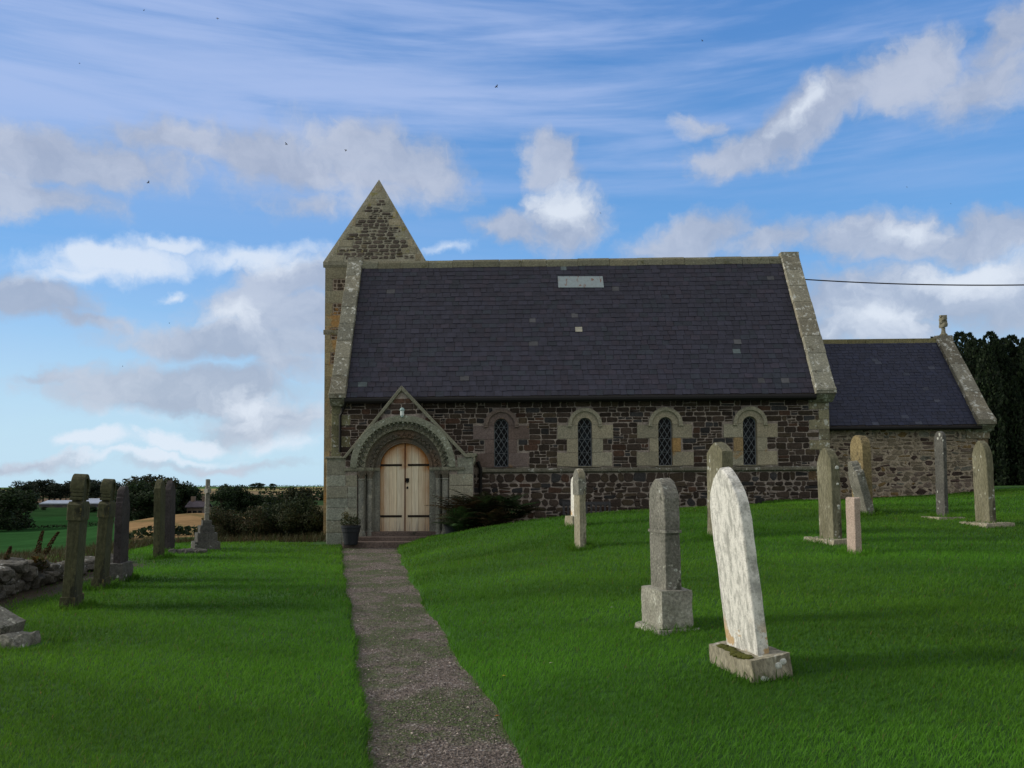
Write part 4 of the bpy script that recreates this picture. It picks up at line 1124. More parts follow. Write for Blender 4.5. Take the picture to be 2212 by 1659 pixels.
# overhead cable from the gable
mb = MB(); a = at(1730, 603, 26.0); b = at(2330, 613, 24.0)
pts = []
for k in range(25):
    t = k / 24; p = a.lerp(b, t); p.z -= 4 * 0.10 * t * (1 - t); pts.append(tuple(p))
mb.tube(pts, .018, 6)
mb.tube([tuple(a), tuple(a + Vector((.07, -.03, 0)))], [.05, .03], 8)
tag(mb.build('overhead_cable', M['cable']), 'black overhead wire running right from the nave gable coping', 'cable')

# ------------------------------------------------------------------ HEADSTONES
def prof_round(w, hh, n=20, sh=0.0):
    r = w / 2; zs = hh - r
    p = [(-w/2, 0), (w/2, 0)]
    p += [(r * math.cos(t), zs + r * math.sin(t)) for t in [math.pi * k / n for k in range(n + 1)]]
    return p
def prof_gothic(w, hh, k=0.85, n=12):
    # pointed arch, k = rise/width
    rise = w * k; zs = hh - rise; half = w / 2
    Rr = (half**2 + rise**2) / (2 * half); p = [(-half, 0), (half, 0)]
    a1 = math.asin(min(1, rise / Rr))
    for i in range(n + 1):
        t = a1 * i / n; p.append((half - Rr + Rr * math.cos(t), zs + Rr * math.sin(t)))
    q = [(-u, v) for u, v in p[2:-1]][::-1]
    return p + q
def prof_seg(w, hh, rise=0.12, n=14):
    half = w/2; p = [(-half, 0), (half, 0)]
    for i in range(n + 1):
        t = math.pi * i / n; p.append((half * math.cos(t), hh - rise + rise * math.sin(t)))
    return p
def prof_shoulder(w, hh, n=12, head=0.62):
    half = w/2; r = half * head; zs = hh - r
    p = [(-half, 0), (half, 0), (half, zs - .16), (half - .02, zs - .10), (r + .03, zs - .08), (r + .02, zs - .02)]
    p += [(r * math.cos(t), zs + r * math.sin(t)) for t in [math.pi * k / n for k in range(n + 1)]]
    p += [(-r - .02, zs - .02), (-r - .03, zs - .08), (-half + .02, zs - .10), (-half, zs - .16)]
    return p
def prof_point(w, hh, rise=.22):
    half = w/2; return [(-half, 0), (half, 0), (half, hh - rise), (half*.45, hh - rise*.35), (0, hh), (-half*.45, hh - rise*.35), (-half, hh - rise)]
def slab(mb, prof, t, seed=0, x0=0.0, rough=.004, ch=.008, col=(1, 1, 1)):
    # dense outline, several layers through the thickness
    pts = []
    for (a, b) in zip(prof, prof[1:] + prof[:1]):
        L = math.hypot(b[0]-a[0], b[1]-a[1]); n = max(1, int(L / .05))
        for k in range(n): pts.append((a[0] + (b[0]-a[0])*k/n, a[1] + (b[1]-a[1])*k/n))
    cx = 0; cz = sum(p[1] for p in pts) / len(pts); n = len(pts)
    layers = [(-t/2, ch), (-t/2 + ch, 0), (-t/6, 0), (t/6, 0), (t/2 - ch, 0), (t/2, ch)]
    vs = []
    for (x, ins) in layers:
        for (u, v) in pts:
            d = Vector((u - cx, v - cz)); L = max(.01, d.length); q = 1 - ins / L
            nz = mnoise.noise(Vector((x * 9 + seed, u * 7, v * 7))) * rough * 2 + mnoise.noise(Vector((x * 20 + seed, u * 25, v * 25))) * rough
            vs.append((x0 + x, (cx + d.x * q) * 1 + d.x / L * nz, (cz + d.y * q if v > .001 else v) + d.y / L * nz))
    fs = [tuple(range(n)), tuple(range(5*n, 6*n))[::-1]]
    for l in range(5):
        for k in range(n): fs.append((l*n + k, l*n + (k+1) % n, (l+1)*n + (k+1) % n, (l+1)*n + k))
    mb.add(vs, fs, col)

HS = {}
HS['white'] = None
def whitemat():
    m, nt, b = newmat('weathered white marble'); v = objco(nt)
    st = nt.nodes.new('ShaderNodeMapping'); st.inputs['Rotation'].default_value = (R(-30), 0, 0); st.inputs['Scale'].default_value = (2.5, 5.5, 1.7); nt.links.new(v, st.inputs['Vector'])
    k = noise(nt, st.outputs[0], 3.8, 9, 0.72, 0.3)
    c = mix(nt, ramp(nt, k, 0.36, 0.58), (0.42, 0.42, 0.39), (0.84, 0.83, 0.78))
    sp = noise(nt, v, 70, 6, 0.8); c = mix(nt, ramp(nt, sp, 0.52, 0.66), c, mix(nt, 1.0, c, (0.5, 0.5, 0.48), 'MULTIPLY'))
    sp2 = noise(nt, v, 18, 6, 0.75); c = mix(nt, math_(nt, 'MULTIPLY', ramp(nt, sp2, 0.52, 0.66), .5), c, (0.30, 0.30, 0.28))
    s = nt.nodes.new('ShaderNodeSeparateXYZ'); nt.links.new(v, s.inputs[0])
    lo = ramp(nt, s.outputs[2], 0.30, 0.12)
    og = math_(nt, 'MULTIPLY', ramp(nt, noise(nt, v, 6.5, 5, 0.6), 0.53, 0.58), lo)
    c = mix(nt, math_(nt, 'MULTIPLY', og, .8), c, (0.50, 0.31, 0.11))
    nt.links.new(c, b.inputs['Base Color']); b.inputs['Roughness'].default_value = .85
    bump(nt, b, math_(nt, 'ADD', sp, sp2), .9, .010)
    return m
HS['white'] = whitemat()
HS['grey'] = stone('grey headstone', (0.13, 0.13, 0.11), (0.235, 0.23, 0.20), pale=(0.46, 0.47, 0.40), pale_amt=.28, pale_sc=8, dark=(0.04, 0.045, 0.03), dark_amt=.5, dark_sc=4, bumps=.8, spk=40, spots=.22, spot_sc=18)
HS['greybase'] = stone('pale plinth stone', (0.22, 0.215, 0.18), (0.34, 0.34, 0.29), pale=(0.5, 0.52, 0.46), pale_amt=.3, dark=(0.07, 0.08, 0.045), dark_amt=.35, dark_sc=6, bumps=.7, spk=40)
HS['olive'] = stone('olive headstone', (0.13, 0.125, 0.08), (0.22, 0.21, 0.15), pale=(0.40, 0.41, 0.35), pale_amt=.25, pale_sc=9, dark=(0.045, 0.045, 0.03), dark_amt=.55, dark_sc=3, stretch=(1, 1, .4), bumps=.9, spk=34, spots=.2, spot_sc=14)
HS['tan'] = stone('tan headstone', (0.23, 0.21, 0.15), (0.33, 0.31, 0.24), pale=(0.5, 0.5, 0.44), pale_amt=.25, dark=(0.08, 0.075, 0.05), dark_amt=.5, dark_sc=4, stretch=(1, 1, .4), bumps=.8, spk=40, spots=.15)
HS['ochre'] = stone('ochre headstone', (0.17, 0.135, 0.07), (0.26, 0.21, 0.11), dark=(0.05, 0.045, 0.03), dark_amt=.5, dark_sc=3, pale=(0.4, 0.4, .33), pale_amt=.2, bumps=.9, spots=.1)
HS['pink'] = stone('pink sandstone', (0.36, 0.285, 0.24), (0.43, 0.345, 0.295), bumps=.2, spk=60)
HS['slatey'] = stone('dark smooth headstone', (0.07, 0.07, 0.066), (0.11, 0.11, 0.10), dark=(0.035, 0.038, 0.03), dark_amt=.4, pale=(.3, .32, .3), pale_amt=.2, bumps=.5, spots=.1)
HS['green'] = stone('green stained headstone', (0.050, 0.053, 0.028), (0.085, 0.085, 0.045), pale=(0.22, 0.18, 0.06), pale_amt=.3, pale_sc=4, dark=(0.018, 0.02, 0.015), dark_amt=.55, dark_sc=3, bumps=.9, stretch=(1, 1, .5))
HS['purple'] = stone('purple brown headstone', (0.036, 0.032, 0.034), (0.06, 0.053, 0.053), dark=(0.018, 0.018, 0.018), dark_amt=.4, bumps=.7)
HS['moss'] = stone('moss', (0.05, 0.06, 0.008), (0.12, 0.12, 0.02), bumps=1.5, spk=50)
HS['lichen'] = stone('white lichen disc', (0.5, 0.52, 0.48), (0.62, 0.64, 0.6), bumps=.5, spk=60)

def headstone(px, pyb, pyt, prof, w, t, rz, mat, label, leanx=0.0, leany=0.0, plinth=None, kneel=0.0, extra=None, Y=None, parts=None, sink=.03, grp=None, seed=1):
    p = ground_pt(px, pyb) if Y is None else at(px, pyb, Y)
    hh = (pyb - pyt) * p.y / F * 1.0
    if Y is not None: g = h(p.x, p.y); hh = at(px, pyt, p.y).z - g; p.z = g
    o = empty('headstone', (p.x, p.y, p.z), (leany, leanx, R(rz)))
    tag(o, label, 'headstone', grp)
    z0 = 0
    if plinth:
        for i, (lx_, ly_, lz_, pm) in enumerate(plinth):
            m = MB(); rough_box(m, (0, 0, z0 + lz_/2 - (.04 if i == 0 else 0)), (lx_, ly_, lz_ + (.08 if i == 0 else 0)), .012, 9, seed + i, round_=.09)
            m.build('plinth', HS[pm], o); z0 += lz_
    sh = hh - z0
    m = MB(); slab(m, prof(w, sh + sink), t, seed, rough=.007)
    b = m.build('tablet', HS[mat], o); b.location = (0, 0, z0 - sink)
    if extra: extra(o, z0, sh)
    exclude.append((p.x, p.y, t / 2 + .01, w / 2 * .9))
    return o, z0, sh, p

# --- right-hand side, nearest first
def white_extra(o, z0, sh):
    m = MB()
    for k in range(110):
        y = -.36 + .66 * rnd.random(); x = -.13 - .05 * rnd.random() + .02*math.sin(y*9); boulder(m, (x * .75, y * .72, z0 + .0), (.014 + .018 * rnd.random(), .018 + .02 * rnd.random(), .012), k, rough=.3, sub=1)
    m.build('moss', HS['moss'], o, smooth=True)
    for (x, y, z, r) in ((.05, -.325, .115, .024), (.09, -.325, .135, .022), (-.06, -.33, .05, .03)):
        m = MB(); rough_box(m, (x, y, z - .03), (r*2, .02, r*1.6), .002, 3, 3, round_=.8); m.build('lichen_patch', HS['lichen'], o, smooth=True)
o, z0, sh, p = headstone(1620, 1446, 1008, lambda w, s: prof_gothic(w, s, .80), .48, .085, 12, 'white', 'tall white marble headstone leaning left on a mossy stone base', leanx=R(-6.8), plinth=[(.30, .66, .15, 'tan')], extra=white_extra, seed=3)
def obel_extra(o, z0, sh):
    m = MB(); slab(m, [(-.195, 0), (.195, 0), (.195, .025), (-.195, .025)], .165, 4, rough=.002); b = m.build('moulding', HS['grey'], o); b.location = (0, 0, z0 + sh - .50)
headstone(1441, 1357, 1035, lambda w, s: prof_gothic(w, s, .62), .34, .15, 14, 'grey', 'grey lancet headstone on a tall square plinth beside the leaning white stone',
          plinth=[(.40, .56, .03, 'greybase'), (.30, .47, .34, 'greybase')], extra=obel_extra, leanx=R(-.8), seed=5)
def shaft_extra(o, z0, sh):
    m = MB(); slab(m, [(-.16, 0), (.16, 0), (.16, .26), (.12, .36), (0, .43), (-.12, .36), (-.16, .26)], .14, 4, rough=.006); b = m.build('carved_head', HS['grey'], o); b.location = (0, 0, z0 + sh - .44)
headstone(1254, 1184, 1013, lambda w, s: prof_gothic(w, s, .5), .31, .11, 13, 'tan', 'narrow tan headstone with mossy carved top in front of the church bench', extra=shaft_extra, leanx=R(-.6), seed=7)
headstone(1243, 1124, 1028, lambda w, s: prof_round(w, s), .42, .075, 12, 'white', 'small bright white headstone half hidden behind the narrow tan one', Y=18.6, seed=8,
          plinth=[(.3, .6, .22, 'tan')])
headstone(1556, 1162, 956, lambda w, s: prof_point(w, s, .16), .58, .20, 12, 'olive', 'tall ridged olive headstone standing behind the leaning white stone', leanx=R(.5), seed=9)
def lich_extra(o, z0, sh):
    for (y, z, r) in ((-.245, sh * .78, .028), (-.25, sh * .60, .018), (-.25, sh * .36, .018)):
        m = MB(); boulder(m, (.01, y + .0, z0 + z), (r, .006, r), 3, sub=2); m.build('lichen_patch', HS['lichen'], o, smooth=True)
headstone(1795, 1172, 968, lambda w, s: prof_gothic(w, s, .7), .43, .14, 8, 'olive', 'weathered olive headstone spotted with white lichen near the nave corner', plinth=[(.42, .95, .07, 'tan')], extra=lich_extra, leanx=R(-1), seed=10)
headstone(1846, 1196, 1074, lambda w, s: prof_seg(w, s, .02), .24, .09, 6, 'pink', 'short plain pink sandstone grave marker, square topped', leanx=R(-.5), seed=11)
headstone(1864, 1108, 940, lambda w, s: prof_round(w, s), .50, .18, 6, 'ochre', 'ochre round topped headstone behind the steeply tilted one', seed=12, leanx=R(-1))
headstone(1873, 1112, 992, lambda w, s: prof_shoulder(w, s, head=.5), .42, .16, 2, 'grey', 'steeply tilted headstone leaning left beside the chancel wall', leanx=R(-14), seed=13)
headstone(2036, 1120, 931, lambda w, s: prof_seg(w, s, .12), .28, .07, 5, 'slatey', 'dark slender headstone before the chancel wall on a thin slab', plinth=[(.50, .62, .035, 'tan')], seed=14)
headstone(2130, 1134, 951, lambda w, s: prof_gothic(w, s, .8), .40, .12, 4, 'olive', 'rightmost headstone, olive and pointed, by the chancel corner', plinth=[(.5, .80, .05, 'tan')], leanx=R(-1.5), seed=15)

# --- left-hand row
def hooded_extra(o, z0, sh):
    pass
def left_stone(px, pyb, pyt, w, mat, label, rz, leanx=0, cap=True, seed=1, t=.14, leany=0):
    p = ground_pt(px, pyb); hh = (pyb - pyt) * p.y / F
    o = empty('headstone', (p.x, p.y + w/2*.0, p.z), (leany, leanx, R(rz))); tag(o, label, 'headstone', None)
    m = MB(); rough_box(m, (0, 0, .06), (t + .04, w + .06, .20), .006, 8, seed, round_=.05); m.build('plinth', HS[mat], o)
    zc = hh - .24
    m = MB(); slab(m, [(-w/2, 0), (w/2, 0), (w/2, zc - .32), (-w/2, zc - .32)], t, seed, rough=.005); b = m.build('tablet', HS[mat], o); b.location.z = .10
    m = MB(); slab(m, [(-w/2 - .02, 0), (w/2 + .02, 0), (w/2 + .02, .20), (w/2 - .06, .24), (-w/2 + .06, .24), (-w/2 - .02, .20)], t + .03, seed + 1, rough=.006); b = m.build('shoulder_block', HS[mat], o); b.location.z = zc - .42
    m = MB(); slab(m, prof_round(w * .66, .34), t * .8, seed + 3); b = m.build('neck', HS[mat], o); b.location.z = zc - .2
    for sg in (-1, 1):
        for k in range(3):
            m = MB(); rough_box(m, (0, sg * (w * .34), zc - .04 - k * .05), (t + .01, .08, .04), .008, 3, k); m.build('carved_band', HS[mat], o)
    # arched hood
    m = MB(); r0, r1 = w * .30, w * .43; n = 14
    vs = []; fs = []
    for k in range(n + 1):
        a = math.pi * k / n
        for (r, x) in ((r0, -t/2 - .012), (r1, -t/2 - .012), (r1, t/2 + .012), (r0, t/2 + .012)):
            vs.append((x, r * math.cos(a), zc - .02 + r * math.sin(a) * 1.0))
    for k in range(n):
        for q in range(4): fs.append((4*k + q, 4*k + (q+1) % 4, 4*k + 4 + (q+1) % 4, 4*k + 4 + q))
    fs += [(0, 1, 2, 3), (4*n, 4*n+3, 4*n+2, 4*n+1)]
    m.add(vs, fs); m.build('arched_hood', HS[mat], o, bevel=.008)
    exclude.append((p.x, p.y, t / 2 + .01, w / 2 * .9))
    return o
left_stone(154, 1312, 1018, .47, 'green', 'tall green stained headstone with arched hood, leftmost of the left-hand row', 14, leanx=R(2.8), seed=21, t=.14)
left_stone(217, 1270, 1028, .45, 'green', 'hooded headstone with lichened shaft, second from the left edge', 13, leanx=R(3.2), seed=22, t=.135)
headstone(259, 1254, 1053, lambda w, s: prof_shoulder(w, s, head=.7), .50, .11, 9, 'purple', 'dark purple headstone close behind the second hooded stone', plinth=[(.24, .66, .30, 'slatey')], seed=23, leanx=R(1))
headstone(343, 1206, 1037, lambda w, s: prof_point(w, s, .2), .50, .13, 9, 'green', 'square shouldered olive headstone, left one of the middle pair', seed=24, parts=None)
headstone(366, 1192, 1040, lambda w, s: prof_point(w, s, .22), .48, .13, 7, 'purple', 'dark brown headstone, right one of the middle pair', seed=25)
# stepped cross
p = at(444, 1180, 21.8); g = h(p.x, p.y)
cross = empty('cross_monument', (p.x, p.y, g), (0, R(1.2), R(28))); tag(cross, 'slim grey stone cross on a three stepped plinth', 'cross monument')
zz = -.1
for (lx_, lz_) in ((.60, .30), (.47, .22), (.34, .18), (.22, .13)):
    m = MB(); rough_box(m, (0, 0, zz + lz_/2), (lx_, lx_, lz_), .008, 7, int(lx_*100), round_=.05); m.build('plinth', HS['slatey'], cross); zz += lz_ - .003
topz = at(452, 1037, 21.8).z - g
m = MB(); rough_box(m, (0, 0, (zz + topz)/2), (.095, .11, topz - zz + .04), .004, 9, 2, round_=.03); m.build('shaft', HS['grey'], cross)
m = MB(); rough_box(m, (0, 0, topz - .27), (.09, .50, .11), .004, 8, 3, round_=.03); m.build('cross_arm', HS['grey'], cross)
# low kerb rubble beside the cross
p = at(408, 1183, 20.5); g = h(p.x, p.y)
m = MB()
for k in range(7): boulder(m, ((k - 3) * .12 + rnd.uniform(-.03, .03), rnd.uniform(-.1, .1), .04), (.10, .09, .06 + .03 * rnd.random()), k)
o = m.build('kerb_stones', HS['slatey']); o.location = (p.x, p.y, g); tag(o, 'low broken kerb stones at the foot of the stepped cross', 'stones')

# broken slab at the far left
p = ground_pt(30, 1402)
o = empty('fallen_headstone', (p.x - .05, p.y + .2, p.z), (0, 0, R(-12))); tag(o, 'broken pale slab lying tilted on its stone base at left edge', 'headstone')
m = MB(); rough_box(m, (-.22, 0, .02), (.62, .36, .18), .03, 8, 31, round_=.15); m.build('base', HS['grey'], o, smooth=False)
m = MB(); rough_box(m, (0, 0, 0), (.62, .30, .13), .008, 8, 33, round_=.05); q = m.build('slab', HS['grey'], o); q.location = (-.42, .05, .26); q.rotation_euler = (R(8), R(24), 0)
exclude.append((o.location.x - .1, o.location.y, .35, .2))

# drystone boundary wall
HS['drystone'] = stone('drystone', (0.06, 0.058, 0.05), (0.12, 0.115, 0.10), pale=(0.5, 0.51, 0.49), pale_amt=.3, pale_sc=5, dark=(0.03, 0.03, 0.025), dark_amt=.4, dark_sc=5, bumps=1.0, spk=30)
m = MB(); rr = random.Random(77); Y = 8.5
while Y < 18.5:
    x = -7.2 - 0.145 * (Y - 12.4); tall = .36 if Y < 13.9 else (.22 if Y < 15 else .10)
    tall *= rr.uniform(.8, 1.1); zq = 0
    L = rr.uniform(.22, .42)
    while zq < tall:
        q = rr.uniform(.10, .17)
        boulder(m, (x + rr.uniform(-.1, .1), Y + rr.uniform(-.05, .05), h(x, Y) + zq + q * .6), (rr.uniform(.16, .26), L * .55, q * .75), rr.randint(0, 999), rough=.3, sub=3)
        boulder(m, (x - .3 + rr.uniform(-.08, .08), Y + rr.uniform(-.05, .05), h(x, Y) + zq + q * .4), (.2, L * .55, q * .75), rr.randint(0, 999), rough=.3, sub=2)
        zq += q
    Y += L * .9
tag(m.build('drystone_wall', HS['drystone'], None), 'low tumbled drystone wall with white lichen along the left boundary', 'wall')

# ------------------------------------------------------------------ bench, pots, ferns
bp = at(1267, 1083, 23.55); gz = h(bp.x, 23.4)
bench = empty('garden_bench', (bp.x, 23.45, gz)); tag(bench, 'dark slatted wooden bench against the nave wall', 'bench')
top = bp.z - gz; wB = .62
for sg in (-1, 1):
    m = MB(); m.box(sg * wB - .03, sg * wB + .03, .05, .11, 0, top); m.build('leg', M['benchwood'], bench)
    m = MB(); m.box(sg * wB - .03, sg * wB + .03, -.40, -.34, 0, top * .62); m.build('leg', M['benchwood'], bench)
    m = MB(); m.box(sg * wB - .035, sg * wB + .035, -.42, .05, top * .62, top * .62 + .03); m.build('armrest', M['benchwood'], bench)
m = MB()
m.box(-wB + .03, wB - .03, .06, .10, top - .09, top - .01); m.box(-wB + .03, wB - .03, .06, .10, top * .5, top * .5 + .05)
for k in range(9): x = -wB + .12 + k * (2*wB - .24) / 8; m.box(x - .025, x + .025, .07, .09, top * .5 + .05, top - .09)
m.build('backrest', M['benchwood'], bench)
m = MB()
for k in range(4): m.box(-wB + .03, wB - .03, -.40 + k * .11, -.31 + k * .11, top * .42, top * .42 + .025)
m.build('seat', M['benchwood'], bench)

def leaf_blob(mb, c, r, n, size, cols, rr, squash=1.0, up=0.0):
    for i in range(n):
        while True:
            p = Vector((rr.uniform(-1, 1), rr.uniform(-1, 1), rr.uniform(-1, 1)))
            if p.length < 1: break
        p = p * (p.length ** -0.35 if p.length > .05 else 1)
        q = Vector((c[0] + p.x * r[0], c[1] + p.y * r[1], c[2] + p.z * r[2] * squash))
        a = Vector((rr.gauss(0, 1), rr.gauss(0, 1), rr.gauss(0, 1) + up)).normalized(); b = a.cross(Vector((rr.gauss(0, 1), rr.gauss(0, 1), rr.gauss(0, 1)))).normalized()
        s = size * rr.uniform(.6, 1.3)
        mb.add([q - b * s * .35, q + a * s, q + b * s * .35, q - a * s * .6], [(0, 1, 2, 3)], cols(rr))
def cmix(lst):
    def f(rr):
        c = rr.choice(lst); b = rr.uniform(.6, 1.35); return tuple(x * b for x in c)
    return f
def pot(px, pyb, pyt, Y, wpx, label, fol):
    p = at(px, pyb, Y); r = wpx / 2 * Y / F; hh = at(px, pyt, Y).z - p.z
    gg = max(p.z, h(p.x, Y))
    if abs(px-757) < 5: gg = p.z
    o = empty('plant_pot', (p.x, Y, p.z)); tag(o, label, 'plant pot', None)
    m = MB(); m.lathe([(r * .62, 0), (r * .68, .02), (r * .84, hh * .62), (r * .86, hh * .64), (r * .9, hh * .66), (r * .94, hh * .85), (r, hh * .87), (r * 1.02, hh * .98), (r * .93, hh)], (0, 0, 0), 24); m.build('pot', M['pot'], o, smooth=False)
    m = MB(); m.lathe([(r * .9, hh - .01), (r * .3, hh + .03)], (0, 0, 0), 16); m.build('soil', M['soilpot'], o)
    m = MB(); fol(m, r, hh); m.build('foliage', M['leaf'], o, fixn=False)
    return o
r7 = random.Random(70)
def fol1(m, r, hh):
    leaf_blob(m, (-.02, 0, hh + .10), (r * 1.1, r * 1.0, .13), 700, .03, cmix([(.035, .05, .015), (.02, .035, .012), (.05, .045, .02)]), r7)
    leaf_blob(m, (-r * .6, 0, hh + .26), (.1, .1, .1), 110, .028, cmix([(.10, .08, .02), (.06, .06, .02)]), r7)
    for k in range(30): a = r7.uniform(0, 6.28); m.tube([(0, 0, hh), (.12*math.cos(a), .12*math.sin(a), hh + .2), (.2*math.cos(a), .2*math.sin(a), hh + .3)], .003, 3, (.05, .06, .02))
def fol2(m, r, hh):
    for k in range(110):
        a = r7.uniform(0, 6.28); L = r7.uniform(.2, .45); q = r7.uniform(.03, .2); b = Vector((math.cos(a), math.sin(a), 0))
        p0 = b * q * .3 + Vector((0, 0, hh)); p1 = b * q + Vector((0, 0, hh + L)); n_ = b.cross(Vector((0, 0, 1))) * .012
        m.add([p0 - n_, p0 + n_, p1 + n_ * .2, p1 - n_ * .2], [(0, 1, 2, 3)], cmix([(.03, .09, .02), (.02, .06, .015)])(r7))
    leaf_blob(m, (-.03, -.05, hh + .06), (r * 1.2, r, .12), 350, .03, cmix([(.09, .09, .06), (.05, .06, .03)]), r7)
pot(758, 1177, 1135, YP - .75, 42, 'dark grey ribbed pot of low plants left of the door step', fol1)
pot(978, 1160, 1132, YP - .45, 40, 'dark pot with spiky green leaves right of the door', fol2)

def fern(px, py, Y, L, n, cols, label, seed):
    rr = random.Random(seed); p = at(px, py, Y)
    o = MB()
    for k in range(n):
        a = rr.uniform(0, 6.28); el = rr.uniform(.85, 1.5); LL = L * rr.uniform(.6, 1.1); d = Vector((math.cos(a), math.sin(a) * .7, 0)); col0 = cols(rr)
        pts = [];  q = Vector((rr.uniform(-.12, .12), rr.uniform(-.08, .08), 0)); e = el
        for s in range(17):
            pts.append(q.copy()); q = q + (d * math.cos(e) + Vector((0, 0, math.sin(e)))) * LL / 16; e -= .085
        for s in range(2, 16):
            t = s / 16; wl = LL * .24 * math.sin(math.pi * min(1, t * .85 + .12)); T_ = (pts[min(16, s+1)] - pts[s-1]).normalized(); side = T_.cross(Vector((0, 0, 1))).normalized()
            for sg in (-1, 1):
                tip = pts[s] + side * sg * wl + T_ * wl * .35 - Vector((0, 0, wl * .25)); c = jc(rr, .75, 1.25, col0)
                wv = T_ * LL * .022
                o.add([pts[s] - wv, pts[s] + wv, tip], [(0, 1, 2)], c)
        o.tube([tuple(v) for v in pts[::4]], .004, 3, (.06, .04, .02))
    ob = o.build('fern', M['fernleaf'], None, fixn=False); ob.location = p; tag(ob, label, 'fern', 'ferns in the hollow below the nave wall'); return ob
cG = cmix([(.028, .065, .018), (.02, .045, .014), (.04, .085, .025)]); cBr = cmix([(.06, .042, .02), (.035, .045, .016), (.075, .05, .024)]); cMx = cmix([(.045, .035, .015), (.022, .04, .014), (.03, .035, .015)])
fern(1012, 1145, 22.9, 1.45, 60, cBr, 'tall rusty brown fern beside the porch corner', 1)
fern(1045, 1138, 22.8, 1.35, 56, cMx, 'brownish green fern in the middle of the fern clump', 2)
fern(1083, 1132, 23.0, 1.2, 50, cG, 'fresh dark green fern under the first nave window', 3)
fern(1000, 1150, 22.5, 1.0, 40, cG, 'short dark fern between the spiky pot and the clump', 4)
fern(1108, 1126, 23.0, 1.0, 40, cMx, 'small sprawling fern at the right end of the clump', 5)
fern(1062, 1140, 22.4, .8, 40, cBr, 'low browned fern at the front of the clump', 6)

# ------------------------------------------------------------------ trees
def crown(n, lobes, leaf, cols, seed, open_=.0):
    rr = random.Random(seed); m = MB(); tot = sum(l[3]**2 for l in lobes)
    for (x, y, z, r) in lobes:
        k = int(n * r * r / tot)
        for i in range(k):
            a = Vector((rr.gauss(0, 1), rr.gauss(0, 1), rr.gauss(0, 1))).normalized()
            rad = r * (1 - rr.random() ** 1.6 * .55) * (1 + .18 * mnoise.noise(a * 2.5 + Vector((x * 7, y, z * 3)) + Vector((seed, 0, 0))) * 2)
            q = Vector((x, y, z)) + Vector((a.x, a.y, a.z * .9)) * rad
            u = Vector((rr.gauss(0, 1), rr.gauss(0, 1), rr.gauss(0, 1))).normalized(); v = u.cross(a + Vector((.01, 0, 0))).normalized(); s = leaf * rr.uniform(.6, 1.4)
            m.add([q - v * s * .6, q + u * s, q + v * s * .6, q - u * s * .8], [(0, 1, 2, 3)], cols(rr))
    return m
def decid_lobes(seed, n=16, w=.42):
    rr = random.Random(seed); L = [(0, 0, .62, .26), (.12, .1, .22, .2), (-.15, -.05, .2, .2), (.05, -.15, .16, .17), (-.2, .1, .12, .14), (.22, -.1, .12, .14)]
    for k in range(n):
        a = rr.uniform(0, 6.28); z = rr.uniform(.28, .86); q = w * math.sqrt(max(.05, 1 - ((z - .52) / .45) ** 2)) * rr.uniform(.5, .85); L.append((math.cos(a) * q, math.sin(a) * q, z, rr.uniform(.10, .19)))
    return L
dark = cmix([(.018, .036, .012), (.026, .046, .016), (.012, .026, .011)]); autumn = cmix([(.020, .030, .011), (.034, .030, .010), (.016, .026, .01)]); pinec = cmix([(.014, .024, .014), (.018, .028, .016)])
def trunk_mesh(m, seed, limbs=5, r=.022, top=.6):
    rr = random.Random(seed); m.tube([(0, 0, -.05), (.005, 0, .2), (0, .01, top)], [r, r * .8, r * .35], 7)
    for k in range(limbs):
        a = rr.uniform(0, 6.28); z = rr.uniform(.2, .45); q = rr.uniform(.15, .3); m.tube([(0, 0, z), (math.cos(a) * q * .6, math.sin(a) * q * .6, z + .15), (math.cos(a) * q, math.sin(a) * q, z + .3)], [r * .45, r * .3, r * .1], 5)
protos = {}
def proto(kind, seed, n):
    if kind == 'oak': cm = crown(n, decid_lobes(seed), .028, dark, seed)
    elif kind == 'autumn': cm = crown(n, decid_lobes(seed, 18, .46), .028, autumn, seed)
    elif kind == 'pine':
        rr = random.Random(seed); L = [(rr.uniform(-.12, .12), rr.uniform(-.12, .12), z, .16 - abs(z - .6) * .12) for z in [.3 + .055 * k for k in range(12)]]; cm = crown(n, L, .026, pinec, seed)
    elif kind == 'bush':
        rr = random.Random(seed); L = [(rr.uniform(-.55, .55), rr.uniform(-.4, .4), rr.uniform(.2, .75), rr.uniform(.18, .3)) for k in range(18)]; cm = crown(n, L, .022, {1: cmix([(.035, .042, .015), (.040, .040, .017), (.022, .036, .012), (.05, .040, .018)]), 2: cmix([(.022, .038, .014), (.030, .042, .015), (.014, .026, .011)]), 3: cmix([(.034, .042, .014), (.020, .034, .012), (.040, .042, .016)])}[seed], seed)
    tm = MB(); trunk_mesh(tm, seed, 5 if kind != 'pine' else 2, .022, .75 if kind == 'pine' else .6)
    c = cm.build('crown', M['leaf'], None, fixn=False); t = tm.build('trunk', M['bark'], None)
    me = (c.data, t.data); bpy.data.objects.remove(c); bpy.data.objects.remove(t); return me
def tree(kind, px, pyb, pyt, d, wk, label, cat='tree', group=None, pk=None, name='tree', z=None, rz=0):
    key = pk
    if key not in protos: protos[key] = proto(kind, key[1], key[2])
    x = AX(px, d, 1060); z0 = HV(x, d) if z is None else z
    ht = at(px, pyt, d).z - z0
    o = empty(name, (x, d, z0), (0, 0, rz)); o.scale = (ht * wk, ht * wk, ht); tag(o, label, cat, group)
    for nm, me in (('crown', protos[key][0]), ('trunk', protos[key][1])):
        q = bpy.data.objects.new(nm, me); C.objects.link(q); q.parent = o
    return o
r8 = random.Random(88)
gW = 'dark trees around the distant farm'
tree('oak', -10, 1140, 1042, 190, 1.3, 'big dark tree cut by the left edge of the view', group=gW, pk=('oak', 1, 4200), rz=1)
